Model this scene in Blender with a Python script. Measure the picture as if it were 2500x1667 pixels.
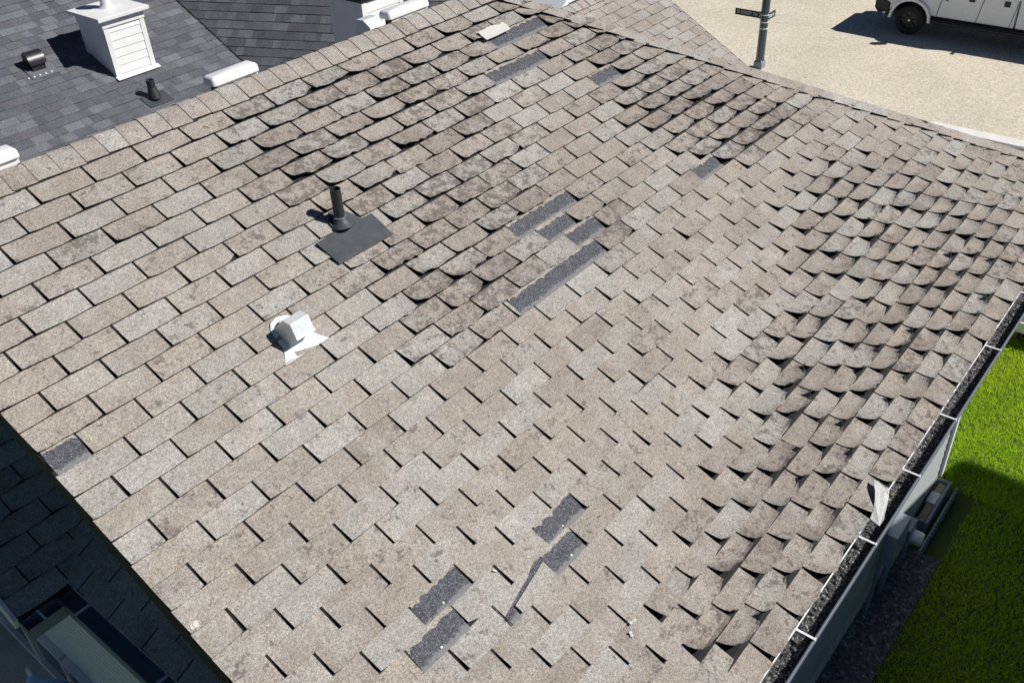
import bpy, bmesh, math, random
import numpy as np
from mathutils import Vector, Matrix

# ------------------------------------------------------------------ scene, camera, sky, sun, exposure
scn = bpy.context.scene
for ob in list(bpy.data.objects): bpy.data.objects.remove(ob)
random.seed(11); RNG = np.random.default_rng(11)
COL = scn.collection
ZR = 6.7                                   # height of the roof datum (row 0 of the shingles) over the ground
F, CX, CY = 2295.6, 1250.0, 833.5          # focal length and centre in photo pixels (2500 x 1667)
CAM = np.array([-1.75789, -4.93168, 2.40077 + ZR])
RIGHT = np.array([0.62915579, -0.77608765, -0.04302264])
DOWN = np.array([-0.47619266, -0.34110861, -0.81048471])
FWD = np.array([0.61433178, 0.53040822, -0.58417770])

cam = bpy.data.cameras.new('camera'); camo = bpy.data.objects.new('camera', cam); COL.objects.link(camo)
cam.sensor_width = 36.0; cam.lens = F / 2500 * 36.0; cam.clip_start = 0.05; cam.clip_end = 2000
camo.matrix_world = Matrix(((RIGHT[0], -DOWN[0], -FWD[0], CAM[0]), (RIGHT[1], -DOWN[1], -FWD[1], CAM[1]),
                            (RIGHT[2], -DOWN[2], -FWD[2], CAM[2]), (0, 0, 0, 1)))
scn.camera = camo

SUN = np.array([0.412, -0.608, 0.678]); SUN /= np.linalg.norm(SUN)
SUN_EL = math.asin(SUN[2]); SUN_AZ = math.atan2(SUN[0], SUN[1])
world = bpy.data.worlds.new('World'); scn.world = world; world.use_nodes = True
wn = world.node_tree.nodes; wl = world.node_tree.links; wn.clear()
sky = wn.new('ShaderNodeTexSky'); sky.sky_type = 'NISHITA'; sky.sun_disc = False
sky.sun_elevation = SUN_EL; sky.sun_rotation = SUN_AZ; sky.altitude = 1100; sky.air_density = 0.55; sky.dust_density = 0.0; sky.ozone_density = 4.0
bg = wn.new('ShaderNodeBackground'); bg.inputs['Strength'].default_value = 0.052
wo = wn.new('ShaderNodeOutputWorld'); wl.new(sky.outputs[0], bg.inputs[0]); wl.new(bg.outputs[0], wo.inputs[0])
sl = bpy.data.lights.new('sun', 'SUN'); sl.energy = 5.0; sl.angle = math.radians(0.5); sl.color = (1.0, 0.965, 0.915)
so = bpy.data.objects.new('sun', sl); COL.objects.link(so); so.location = (20, -30, 40)
so.rotation_euler = Vector((-SUN[0], -SUN[1], -SUN[2])).to_track_quat('-Z', 'Y').to_euler()
vs = scn.view_settings; vs.view_transform = 'Standard'; vs.look = 'None'; vs.exposure = -0.04; vs.gamma = 1.0
vs.use_curve_mapping = False
scn.cycles.max_bounces = 6

# ------------------------------------------------------------------ pixel and roof-plane helpers
PITCH = math.radians(29.0); PC, PS = math.cos(PITCH), math.sin(PITCH)
NRM = np.array([0, -PS, PC]); DNS = np.array([0, -PC, -PS]); ORG = np.array([0, 0, ZR])
def ray(x, y):
    d = RIGHT * ((x - CX) / F) + DOWN * ((y - CY) / F) + FWD
    return d / np.linalg.norm(d)
def proj(P):
    q = np.asarray(P) - CAM
    z = q @ FWD
    return CX + F * (q @ RIGHT) / z, CY + F * (q @ DOWN) / z
def at_z(x, y, z): d = ray(x, y); return CAM + d * ((z - CAM[2]) / d[2])
def at_x(x, y, X): d = ray(x, y); return CAM + d * ((X - CAM[0]) / d[0])
def at_y(x, y, Y): d = ray(x, y); return CAM + d * ((Y - CAM[1]) / d[1])
def at_d(x, y, D): return CAM + ray(x, y) * D
def on_plane(x, y, P, n): d = ray(x, y); return CAM + d * (((np.asarray(P) - CAM) @ n) / (d @ n))
def at_n(x, y, n): return on_plane(x, y, ORG + NRM * n, NRM)     # pixel on a plane n above the shingles
def R3(u, v, n=0.0): return ORG + np.array([u, 0, 0]) + DNS * v + NRM * n

# ------------------------------------------------------------------ object helpers
WLOC = {}
def link(o, parent, origin):
    COL.objects.link(o); origin = np.asarray(origin, float)
    if parent is not None:
        o.parent = parent; o.location = origin - WLOC[parent.name]
    else: o.location = origin
    WLOC[o.name] = origin
    return o
def empty(name, loc):
    o = bpy.data.objects.new(name, None); o.empty_display_size = 0.2; return link(o, None, loc)
def tag(o, label, cat, group=None, kind=None):
    o['label'] = label; o['category'] = cat
    if group: o['group'] = group
    if kind: o['kind'] = kind
    return o
class MB:
    """collects vertices and faces in world coordinates; build() links them as one mesh object"""
    def __init__(s): s.v = []; s.f = []; s.c = []; s.p = []; s.m = []
    def add(s, vs_, fs, tint=None, par=None, mi=0):
        b = len(s.v); s.v.extend([tuple(map(float, p)) for p in vs_]); s.f.extend([tuple(b + i for i in f) for f in fs])
        s.m.extend([mi] * len(fs))
        n = len(vs_)
        if tint is not None: s.c.extend([tint] * n if not isinstance(tint, list) else tint)
        if par is not None: s.p.extend(par)
        return s
    def box(s, x0, x1, y0, y1, z0, z1, **k):
        return s.add([(x0, y0, z0), (x1, y0, z0), (x1, y1, z0), (x0, y1, z0), (x0, y0, z1), (x1, y0, z1), (x1, y1, z1), (x0, y1, z1)],
                     [(0, 3, 2, 1), (4, 5, 6, 7), (0, 1, 5, 4), (1, 2, 6, 5), (2, 3, 7, 6), (3, 0, 4, 7)], **k)
    def obox(s, o, a, b, c, **k):
        """box from corner o with edge vectors a, b, c"""
        o, a, b, c = map(np.asarray, (o, a, b, c))
        if np.cross(a, b) @ c < 0: a, b = b, a
        return s.add([o, o + a, o + a + b, o + b, o + c, o + a + c, o + a + b + c, o + b + c],
                     [(0, 3, 2, 1), (4, 5, 6, 7), (0, 1, 5, 4), (1, 2, 6, 5), (2, 3, 7, 6), (3, 0, 4, 7)], **k)
    def prism(s, poly, vec, **k):
        poly = [np.asarray(p, float) for p in poly]; vec = np.asarray(vec, float); n = len(poly)
        nn = sum((np.cross(poly[i] - poly[0], poly[(i + 1) % n] - poly[0]) for i in range(n)), np.zeros(3))
        if nn @ vec > 0: poly = poly[::-1]
        return s.add(poly + [p + vec for p in poly], [tuple(range(n)), tuple(range(2 * n - 1, n - 1, -1))] +
                     [(i, n + i, n + (i + 1) % n, (i + 1) % n) for i in range(n)], **k)
    def tube(s, pts, r, seg=12, cap=True, **k):
        pts = [np.asarray(p, float) for p in pts]; rr = r if hasattr(r, '__len__') else [r] * len(pts)
        rings = []; prev = None
        for i, p in enumerate(pts):
            t = pts[min(i + 1, len(pts) - 1)] - pts[max(i - 1, 0)]; t /= np.linalg.norm(t)
            ref = prev if prev is not None else (np.array([0, 0, 1.]) if abs(t[2]) < .9 else np.array([1., 0, 0]))
            a = ref - t * (ref @ t); a /= np.linalg.norm(a); b = np.cross(t, a); prev = a
            rings.append([p + (a * math.cos(2 * math.pi * j / seg) + b * math.sin(2 * math.pi * j / seg)) * rr[i] for j in range(seg)])
        v = [q for rg in rings for q in rg]; f = []
        for i in range(len(pts) - 1):
            for j in range(seg): f.append((i * seg + j, i * seg + (j + 1) % seg, (i + 1) * seg + (j + 1) % seg, (i + 1) * seg + j))
        if cap: f += [tuple(range(seg))[::-1], tuple((len(pts) - 1) * seg + j for j in range(seg))]
        return s.add(v, f, **k)
    def build(s, name, mat, parent=None, origin=None, smooth=False, bevel=0, sharp=None):
        V = np.array(s.v); o3 = np.asarray(origin, float) if origin is not None else np.array([*(V.min(0) + V.max(0))[:2] / 2, V[:, 2].min()])
        me = bpy.data.meshes.new(name); me.from_pydata((V - o3).tolist(), [], s.f)
        mats = mat if isinstance(mat, (list, tuple)) else [mat]
        for m in mats: me.materials.append(m)
        if len(mats) > 1: me.polygons.foreach_set('material_index', s.m)
        if s.c and len(s.c) == len(s.v):
            a = me.color_attributes.new('tint', 'FLOAT_COLOR', 'POINT'); a.data.foreach_set('color', np.array(s.c, float).ravel())
        if s.p and len(s.p) == len(s.v):
            a = me.color_attributes.new('par', 'FLOAT_COLOR', 'POINT'); a.data.foreach_set('color', np.array(s.p, float).ravel())
        if smooth: me.polygons.foreach_set('use_smooth', [True] * len(me.polygons))
        me.update()
        o = bpy.data.objects.new(name, me)
        if bevel:
            b = o.modifiers.new('bevel', 'BEVEL'); b.width = bevel; b.segments = 2; b.limit_method = 'ANGLE'; b.angle_limit = math.radians(35)
        if sharp:
            me.polygons.foreach_set('use_smooth', [True] * len(me.polygons))
            try: me.set_sharp_from_angle(angle=math.radians(sharp))
            except Exception: pass
        return link(o, parent, o3)

# ------------------------------------------------------------------ materials
class NT:
    def __init__(s, name):
        s.mat = bpy.data.materials.new(name); s.mat.use_nodes = True; s.t = s.mat.node_tree; s.t.nodes.clear()
        s.out = s.n('ShaderNodeOutputMaterial'); s.b = s.n('ShaderNodeBsdfPrincipled'); s.l(s.b.outputs[0], s.out.inputs[0])
    def n(s, typ, **k):
        nd = s.t.nodes.new(typ)
        for a, v in k.items(): setattr(nd, a, v)
        return nd
    def l(s, a, b): s.t.links.new(a, b)
    def set(s, sock, val):
        i = s.b.inputs[sock]
        if hasattr(val, 'links') or hasattr(val, 'is_output'): s.l(val, i)
        else: i.default_value = val
    def pos(s): return s.n('ShaderNodeNewGeometry').outputs['Position']
    def scaled(s, v, sc):
        m = s.n('ShaderNodeVectorMath', operation='MULTIPLY'); s.l(v, m.inputs[0]); m.inputs[1].default_value = sc; return m.outputs[0]
    def noise(s, vec, scale, detail=2, rough=.5):
        nd = s.n('ShaderNodeTexNoise'); nd.inputs['Scale'].default_value = scale; nd.inputs['Detail'].default_value = detail
        nd.inputs['Roughness'].default_value = rough; s.l(vec, nd.inputs['Vector']); return nd.outputs['Fac']
    def vor(s, vec, scale):
        nd = s.n('ShaderNodeTexVoronoi'); nd.inputs['Scale'].default_value = scale; s.l(vec, nd.inputs['Vector'])
        sp = s.n('ShaderNodeSeparateColor'); s.l(nd.outputs['Color'], sp.inputs[0]); return sp.outputs[0], nd.outputs['Distance'], sp.outputs[1]
    def mr(s, v, a, b, c, d, smooth=False):
        nd = s.n('ShaderNodeMapRange'); nd.inputs[1].default_value = a; nd.inputs[2].default_value = b
        nd.inputs[3].default_value = c; nd.inputs[4].default_value = d; s.l(v, nd.inputs[0])
        if smooth: nd.interpolation_type = 'SMOOTHSTEP'
        return nd.outputs[0]
    def math(s, op, a, b=None, clamp=False):
        nd = s.n('ShaderNodeMath', operation=op, use_clamp=clamp)
        for i, v in enumerate((a, b)):
            if v is None: continue
            if isinstance(v, (int, float)): nd.inputs[i].default_value = v
            else: s.l(v, nd.inputs[i])
        return nd.outputs[0]
    def mix(s, f, a, b, mode='MIX'):
        nd = s.n('ShaderNodeMix', data_type='RGBA', blend_type=mode)
        for i, v in ((0, f), (6, a), (7, b)):
            if isinstance(v, (int, float)): nd.inputs[i].default_value = v
            elif isinstance(v, tuple): nd.inputs[i].default_value = (*v[:3], 1)
            else: s.l(v, nd.inputs[i])
        return nd.outputs[2]
    def bump(s, h, strength=.3, dist=.002):
        nd = s.n('ShaderNodeBump'); nd.inputs['Strength'].default_value = strength; nd.inputs['Distance'].default_value = dist
        s.l(h, nd.inputs['Height']); s.l(nd.outputs[0], s.b.inputs['Normal'])
    def attr(s, name):
        nd = s.n('ShaderNodeAttribute', attribute_name=name); sp = s.n('ShaderNodeSeparateColor'); s.l(nd.outputs['Color'], sp.inputs[0])
        return nd.outputs['Color'], nd.outputs['Alpha'], sp.outputs[0], sp.outputs[1], sp.outputs[2]

def plain(name, col, rough=.6, metal=0.0, var=.12, scale=9.0, fine=0, spec=.5, bump=0):
    m = NT(name); p = m.pos(); nz = m.noise(p, scale, 4); f = m.mr(nz, .3, .7, 1 - var, 1 + var)
    if fine: f = m.math('MULTIPLY', f, m.mr(m.noise(p, fine, 2), .3, .7, .86, 1.14))
    c = m.mix(1.0, tuple(col), f, 'MULTIPLY'); m.set('Base Color', c); m.set('Roughness', rough); m.set('Metallic', metal)
    m.set('Specular IOR Level', spec)
    if bump: m.bump(m.noise(p, fine or 80, 3), .4, bump)
    return m.mat

def shingle_mat():
    m = NT('asphalt_shingle'); p = m.pos(); tint, wear, *_ = m.attr('tint'); _, _, ss, tt, curl = m.attr('par')
    g1, d1, g2 = m.vor(p, 185.0); g3, _, _ = m.vor(p, 95.0)
    gran = m.math('MULTIPLY', m.mr(g1, 0, 1, .66, 1.32), m.mr(g3, 0, 1, .88, 1.12))
    gran = m.math('MULTIPLY', gran, m.mr(m.noise(p, 7.0, 4, .6), .3, .7, .90, 1.10)); gran = m.math('MULTIPLY', gran, m.mr(m.noise(p, 1.1, 5, .6), .3, .7, .90, 1.09))
    col = m.mix(1.0, tint, gran, 'MULTIPLY')
    col = m.mix(m.mr(m.noise(p, 4.2, 4, .6), .46, .62, 0, .55, True), col, m.mix(1.0, (.428, .414, .388), gran, 'MULTIPLY'))
    col = m.mix(m.mr(m.noise(m.scaled(p, (1.3, 1.1, 1.2)), 3.1, 4, .6), .50, .66, 0, .5, True), col, m.mix(1.0, (.380, .333, .288), gran, 'MULTIPLY'))
    # warm and cool granules mixed together
    col = m.mix(m.mr(g2, .76, .78, 0, .35), col, (.47, .40, .33)); col = m.mix(m.mr(g2, .20, .18, 0, .42), col, (.17, .155, .14))
    # bald, stained blotches where the granules have washed off
    bl = m.math('ADD', m.math('MULTIPLY', m.noise(p, 15.0, 3, .5), .45), m.math('MULTIPLY', m.noise(p, 48.0, 6, .68), .55)); th = m.mr(wear, 0, 1, .66, .47)
    f = m.math('MULTIPLY', m.math('SUBTRACT', bl, th), 18.0, clamp=True)
    f = m.math('MULTIPLY', f, m.mr(g1, 0, 1, .45, .95))
    col = m.mix(f, col, (.125, .106, .100))
    # pitted band just above the lower edge of a curled tab
    e = m.math('MULTIPLY', m.mr(tt, .80, .90, 0, 1, True), m.mr(tt, .985, .955, 0, 1, True))
    e = m.math('MULTIPLY', m.math('MULTIPLY', e, curl), m.math('MULTIPLY', m.math('SUBTRACT', m.noise(p, 70, 5, .7), .50), 9.0, clamp=True), clamp=True)
    col = m.mix(m.math('MULTIPLY', e, .75), col, (.10, .09, .085))
    # the strip that the course above should cover: near-black, shows as a dark line at the edge
    col = m.mix(m.mr(tt, .185, .165, 0, .97), col, (.020, .020, .022))
    m.set('Base Color', col); m.set('Roughness', .93); m.set('Specular IOR Level', .25)
    m.bump(m.math('ADD', g1, m.math('MULTIPLY', bl, 2.0)), .45, .0022); return m.mat
def laminate_mat():
    m = NT('grey_laminate_shingle'); p = m.pos(); tint, wear, *_ = m.attr('tint')
    g1, _, g2 = m.vor(p, 120.0)
    c = m.mix(1.0, tint, m.math('MULTIPLY', m.mr(g1, 0, 1, .72, 1.28), m.mr(m.noise(p, 6, 3), .3, .7, .9, 1.1)), 'MULTIPLY')
    m.set('Base Color', c); m.set('Roughness', .92); m.set('Specular IOR Level', .25); m.bump(g1, .4, .002); return m.mat
def headlap_mat():
    m = NT('bare_headlap'); p = m.pos(); _, _, ss, tt, _ = m.attr('par')
    g1, _, g2 = m.vor(p, 210.0); g3, _, _ = m.vor(p, 95.0)
    c = m.mix(m.mr(g1, .0, 1, 0, 1), (.026, .027, .034), (.150, .155, .178)); c = m.mix(m.mr(g2, .93, .95, 0, .6), c, (.40, .41, .44))
    c = m.mix(m.mr(g3, .75, .8, 0, .5), c, (.04, .042, .055))
    edge = m.math('ADD', tt, m.mr(m.noise(p, 38, 3), .3, .7, -.07, .07))
    c = m.mix(m.mr(edge, .78, .88, 0, .75, True), c, m.mix(m.noise(p, 60, 3), (.19, .19, .20), (.31, .305, .30)))
    m.set('Base Color', c); m.set('Roughness', .85); m.bump(g1, .5, .002); return m.mat
def road_mat():
    m = NT('chip_seal'); p = m.pos(); g1, _, g2 = m.vor(p, 26.0); g3, _, _ = m.vor(p, 60.0)
    f = m.math('MULTIPLY', m.math('MULTIPLY', m.mr(g1, 0, 1, .78, 1.16), m.mr(g3, 0, 1, .86, 1.12)), m.mr(m.noise(p, .5, 5), .3, .7, .92, 1.07))
    c = m.mix(1.0, (.70, .635, .515), f, 'MULTIPLY'); c = m.mix(m.mr(m.noise(p, 3.0, 6, .7), .66, .76, 0, .3), c, (.5, .44, .35))
    w = m.n('ShaderNodeTexVoronoi', feature='DISTANCE_TO_EDGE'); w.inputs['Scale'].default_value = .16
    pv = m.n('ShaderNodeVectorMath', operation='ADD'); m.l(p, pv.inputs[0]); nz = m.n('ShaderNodeTexNoise'); nz.inputs['Scale'].default_value = 1.3; m.l(p, nz.inputs['Vector'])
    m.l(m.scaled(nz.outputs['Color'], (1.2, 1.2, 0)), pv.inputs[1]); m.l(pv.outputs[0], w.inputs['Vector'])
    crack = m.math('MULTIPLY', m.mr(w.outputs['Distance'], .0, .004, .5, 0), m.mr(m.noise(p, .7, 2), .5, .62, 0, 1))
    c = m.mix(crack, c, (.2, .17, .13)); m.set('Base Color', c); m.set('Roughness', .95); m.set('Specular IOR Level', .2); m.bump(g1, .5, .004); return m.mat
def ground_mat():
    m = NT('lawn_soil'); p = m.pos(); a = m.noise(p, .9, 5); b = m.noise(p, 30, 3)
    c = m.mix(m.mr(a, .35, .65, 0, 1), (.055, .11, .014), (.10, .15, .025)); c = m.mix(m.mr(b, .4, .7, 0, .7), c, (.05, .06, .02))
    m.set('Base Color', c); m.set('Roughness', .95); m.bump(b, .6, .02); return m.mat
def grass_mat():
    m = NT('grass_blade'); tint, *_ = m.attr('tint'); m.set('Base Color', tint); m.set('Roughness', .5)
    m.set('Specular IOR Level', .3)
    tr = m.n('ShaderNodeBsdfTranslucent'); m.l(tint, tr.inputs[0]); mx = m.n('ShaderNodeMixShader'); mx.inputs[0].default_value = .45
    m.l(m.b.outputs[0], mx.inputs[1]); m.l(tr.outputs[0], mx.inputs[2]); m.l(mx.outputs[0], m.out.inputs[0]); return m.mat
def gran_mat(name, a, b, sc):
    m = NT(name); p = m.pos(); g1, _, g2 = m.vor(p, sc); c = m.mix(g1, a, b); c = m.mix(m.mr(g2, .86, .88, 0, .8), c, (.45, .45, .44))
    m.set('Base Color', c); m.set('Roughness', .8); m.bump(g1, .7, .006); return m.mat
def galv_mat():
    m = NT('galvanised_steel'); p = m.pos(); g1, _, g2 = m.vor(p, 60.0)
    m.set('Base Color', m.mix(g1, (.74, .78, .80), (.84, .87, .88))); m.set('Metallic', .25); m.set('Roughness', .42); return m.mat
def glass_mat():
    m = NT('dark_glass'); m.set('Base Color', (.015, .018, .022, 1)); m.set('Roughness', .06); m.set('Specular IOR Level', .8); return m.mat

M = {}
M['shingle'] = shingle_mat(); M['lam'] = laminate_mat(); M['headlap'] = headlap_mat(); M['road'] = road_mat()
M['ground'] = ground_mat(); M['grass'] = grass_mat(); M['galv'] = galv_mat(); M['glass'] = glass_mat()
M['felt'] = plain('bitumen_underlay', (.022, .021, .021), .95, fine=220, spec=.15)
M['gutter_grit'] = gran_mat('gutter_grit', (.02, .02, .021), (.10, .10, .10), 120.0)
M['white_metal'] = plain('white_aluminium', (.84, .845, .85), .4, var=.05)
M['grey_metal'] = plain('blue_grey_aluminium', (.22, .25, .30), .38, var=.08)
M['gutter_in'] = plain('gutter_inside', (.10, .105, .11), .6)
M['rake'] = plain('dark_fascia', (.030, .028, .024), .75, fine=60)
M['siding'] = plain('pale_grey_siding', (.42, .455, .475), .6, var=.05, fine=40)
M['siding_bright'] = plain('brightened_gable_siding', (.78, .82, .82), .6, var=.05, fine=40)  # lighter copy of the wall siding; brightening of the shaded gable put into colour
M['siding_w'] = plain('white_siding', (.87, .87, .865), .55, var=.03)
M['siding_b'] = plain('blue_grey_siding', (.30, .35, .40), .55, var=.04)
M['trim'] = plain('white_trim', (.84, .845, .85), .5, var=.04)
M['rubber'] = plain('slate_flashing', (.062, .070, .078), .5, var=.22, scale=14, spec=.4)
M['pipe'] = plain('black_pipe', (.028, .029, .031), .55, var=.15)
M['blackmetal'] = plain('black_metal', (.035, .035, .04), .35, metal=.4)
M['concrete'] = plain('concrete', (.66, .62, .55), .9, var=.1, scale=3, fine=40)
M['kerbc'] = plain('kerb_concrete', (.82, .80, .76), .9, var=.06, scale=4, fine=50)
M['pole'] = plain('pole_paint', (.055, .075, .095), .35, var=.1, spec=.6)
M['signblack'] = plain('sign_black', (.010, .010, .012), .45, var=.05)
M['signwhite'] = plain('sign_white', (.75, .75, .75), .5, var=.02)
M['carwhite'] = plain('white_car_paint', (.84, .88, .93), .28, var=.03, spec=.6)
M['tyre'] = plain('tyre_rubber', (.018, .018, .019), .8, var=.15, scale=30)
M['blackplastic'] = plain('black_plastic', (.022, .022, .024), .55)
M['chrome'] = plain('bright_metal', (.7, .7, .72), .2, metal=.9)
M['red'] = plain('red_plastic', (.35, .03, .03), .4)
M['scrap'] = plain('scrap_backing', (.52, .52, .51), .85, var=.14, scale=30, fine=90)
M['scrapw'] = plain('white_scrap', (.60, .59, .56), .8, var=.08, scale=30)
M['gravel'] = gran_mat('gravel', (.10, .10, .11), (.26, .25, .25), 30.0)
M['cream'] = plain('cream_liner', (.50, .44, .32), .6, var=.1)
M['umb'] = plain('blue_canvas', (.30, .50, .78), .7, var=.08)
M['wood'] = plain('deck_wood', (.17, .12, .08), .8, fine=30)
M['slate'] = plain('slate_grey_metal', (.15, .156, .17), .6, fine=90)
M['leaf'] = plain('leaf', (.05, .12, .02), .5)

# ------------------------------------------------------------------ ground, street, kerb
G = 0.0
def struct(name, mb, mat, kind='structure', **k):
    o = mb.build(name, mat, **k); o['kind'] = kind; return o
g = MB(); g.add([(-400, -400, G), (500, -400, G), (500, 500, G), (-400, 500, G)], [(0, 1, 2, 3)]); struct('ground', g, M['ground'])
KX = at_z(2400, 322, .12)[0]
g = MB(); g.add([(KX + .12, -300, .004), (KX + 9.2, -300, .004), (KX + 9.2, 400, .004), (KX + .12, 400, .004)], [(0, 1, 2, 3)]); struct('road', g, M['road'])
kb = MB(); KY0, KY1 = -60, at_z(2281, 300, .1)[1]
pts = [(KX, KY1), (KX, KY0), (KX - .38, KY0), (KX - .38, KY1 + .3)]
kb.prism([(x, y, 0.0) for x, y in pts], (0, 0, .13)); struct('kerb', kb, M['kerbc'], bevel=.02)
kb = MB(); kb.prism([(KX + 9.2, -300, 0), (KX + 9.65, -300, 0), (KX + 9.65, 400, 0), (KX + 9.2, 400, 0)], (0, 0, .13)); struct('kerb', kb, M['kerbc'], bevel=.02)
g = MB(); g.add([(KX - .39, KY0, .05), (KX - 1.9, KY0, .05), (KX - 1.9, KY1 + .3, .05), (KX - .39, KY1 + .3, .05)], [(0, 3, 2, 1)]); struct('pavement', g, M['concrete'])
# concrete corner pad with slabs round the lamp post
sw = MB(); sw.add([(KX - 2.2, KY1 + .3, .006), (KX + .13, KY1 + .3, .006), (KX + .13, 8.6, .006), (KX - 2.2, 8.6, .006)], [(0, 1, 2, 3)]); swo = struct('pavement', sw, M['felt'])
for i in range(6):
    y0 = KY1 + .31 + i * 1.15; s_ = MB(); s_.box(KX - 2.19, KX + .10, y0, min(y0 + 1.135, 8.6), .004, .016); s_.build('slab', M['concrete'], swo)
g = MB(); g.add([(KX + 9.65, -300, .01), (KX + 11.2, -300, .01), (KX + 11.2, 400, .01), (KX + 9.65, 400, .01)], [(0, 1, 2, 3)]); struct('pavement', g, M['concrete'])

# ------------------------------------------------------------------ the house with the weathered roof
house = empty('house', (4.0, 0.5, 0)); tag(house, 'house with curled, weathered tan shingle roof filling the picture', 'house')
EX = 1 / 7.0; TW = 1 / 3.0; OV = .035
RAKE_U, EAVE_V, RIDGE_V = -.678, 4.45, -.45
def hip_u(v): return 4.577 + .924 * (v + .019) + .15
HIP_TOP = hip_u(RIDGE_V); HIP_END = hip_u(EAVE_V)
YR, ZRG = R3(0, RIDGE_V)[1:]; YE, ZE = R3(0, EAVE_V)[1:]
YB = YR + (YR - YE)                         # back eave
# roof deck: front slope, hip end, back slope, as one closed slab
def slab(mb, poly, t=.05): mb.prism(poly, (0, 0, -t))
dk = MB()
fr = [R3(RAKE_U, RIDGE_V), R3(HIP_TOP, RIDGE_V), R3(HIP_END, EAVE_V - .01), R3(RAKE_U, EAVE_V - .01)]
slab(dk, fr)
roof = dk.build('roof', M['felt'], house, origin=R3(4, 2))
dk = MB(); slab(dk, [fr[0], fr[1], (HIP_END, YB, ZE), (RAKE_U, YB, ZE)]); back = dk.build('roof', M['felt'], house)
dk = MB(); slab(dk, [fr[1], fr[2], (HIP_END, YB, ZE)]); endr = dk.build('hip_roof', M['felt'], house)

def poly_sd(px, py, poly):
    """signed distance to a polygon in pixels, positive inside"""
    ins = False; dmin = 1e9; n = len(poly)
    for i in range(n):
        x1, y1 = poly[i]; x2, y2 = poly[(i + 1) % n]
        if (y1 > py) != (y2 > py) and px < (x2 - x1) * (py - y1) / (y2 - y1) + x1: ins = not ins
        dx, dy = x2 - x1, y2 - y1; t = max(0, min(1, ((px - x1) * dx + (py - y1) * dy) / (dx * dx + dy * dy)))
        dmin = min(dmin, math.hypot(px - x1 - t * dx, py - y1 - t * dy))
    return dmin if ins else -dmin
DSP = 2352 / 2500
WORN_TOP = [(490, 270), (640, 190), (900, 95), (1080, 30), (1180, -20), (1320, 10), (1500, 110), (1640, 180), (1560, 215), (1400, 190), (1330, 130), (1260, 120),
            (1180, 190), (1110, 205), (1130, 290), (1210, 330), (1260, 420), (1330, 425), (1450, 480), (1410, 590), (1300, 560), (1190, 710), (1100, 830),
            (1000, 850), (890, 750), (890, 650), (810, 630), (890, 520), (780, 450), (640, 470), (600, 400), (550, 340)]
WORN_MID = [(1400, 205), (1500, 150), (1640, 170), (1720, 215), (1870, 215), (1880, 260), (1770, 330), (1720, 375), (1620, 385), (1540, 340), (1470, 310)]
WORN_EAVE = [(1870, 430), (1940, 385), (2060, 400), (2200, 425), (2400, 440), (2450, 620), (2352, 680), (2200, 980), (1980, 1260), (1780, 1520), (1620, 1600),
             (1590, 1430), (1640, 1300), (1680, 1150), (1730, 960), (1700, 860), (1850, 740), (1890, 620), (1860, 520)]
def curl_at(P):
    x, y = proj(P); x *= DSP; y *= DSP
    a = max(0, min(1, .5 + poly_sd(x, y, WORN_TOP) / 70)); b = max(0, min(1, .5 + poly_sd(x, y, WORN_MID) / 50))
    c = max(0, min(1, .62 + poly_sd(x, y, WORN_EAVE) / 230))
    # the belt between: slight
    return a, b, c
TAN = [(.384, .343, .300), (.398, .355, .308), (.370, .333, .294), (.384, .350, .312), (.406, .363, .316)]
GREY = [(.415, .400, .374), (.43, .416, .390), (.40, .384, .358), (.440, .428, .406)]
PINK = [(.342, .300, .264), (.357, .314, .278), (.326, .290, .258)]
def tab_tint(cu):
    r = random.random()
    c = random.choice(GREY if r < .33 else (PINK if r < .33 + .10 + .22 * cu else TAN)); k = random.uniform(.86, 1.0) * (1 - .05 * cu)
    return tuple(q * k for q in c)

def tab_mesh(mb, fn, nu, nv, thick_fn, tint, curl, wear_fn=None):
    mb.two = True
    """fn(i, j) -> (point, normal); a thin closed plate with shared tint/par attributes"""
    top = []; bot = []; par = []; tl = []
    for j in range(nv + 1):
        for i in range(nu + 1):
            P, n, t = fn(i / nu, j / nv); top.append(P); bot.append(P - n * t); par.append((i / nu, j / nv, curl, 1)); tl.append(tint)
    N = len(top); W = nu + 1; f = []; f1 = []
    for j in range(nv):
        for i in range(nu):
            a = j * W + i; f.append((a, a + W, a + W + 1, a + 1)); f.append((N + a, N + a + 1, N + a + W + 1, N + a + W))
    for i in range(nu):
        a = nv * W + i; f1.append((a, N + a, N + a + 1, a + 1)); a = i; f1.append((a + 1, N + a + 1, N + a, a))
    for j in range(nv):
        a = j * W; f1.append((a, N + a, N + a + W, a + W)); a = j * W + nu; f1.append((a + W, N + a + W, N + a, a))
    mb.add(top + bot, f + f1, tint=tl + tl, par=par + par); mb.m[-len(f1):] = [1] * len(f1)

PATCHES = [(1, 11.5, 13.45), (3, 10.5, 12.5), (6, 13, 14), (14, 13, 14), (11, 7.5, 9.5), (12, 8, 9), (13, 8.5, 9.5), (14, 6.12, 9), (9, -2.05, -1.5),
           (22, 3, 4), (23, 2.72, 3.5), (21, .5, 1.5), (22, 0, 1), (23, 1.5, 2.72)]
PATCH_V = {(1, 11.5): (0, 1), }
TEAR = (23, 1.75, 2.72)                     # a torn tab: its upper left part is gone along a slanted line
M['shingle2'] = [M['shingle'], M['felt']]
pieces = []                                 # (area, parent, MB, kind)
def free_intervals(r, a, b):
    iv = [(a, b)]
    for (pr, p0, p1) in PATCHES:
        if pr != r: continue
        p0 *= TW; p1 *= TW; nx = []
        for (x0, x1) in iv:
            if p1 <= x0 or p0 >= x1: nx.append((x0, x1)); continue
            if p0 > x0: nx.append((x0, p0))
            if p1 < x1: nx.append((p1, x1))
        iv = nx
    return [q for q in iv if q[1] - q[0] > .03]
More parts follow.
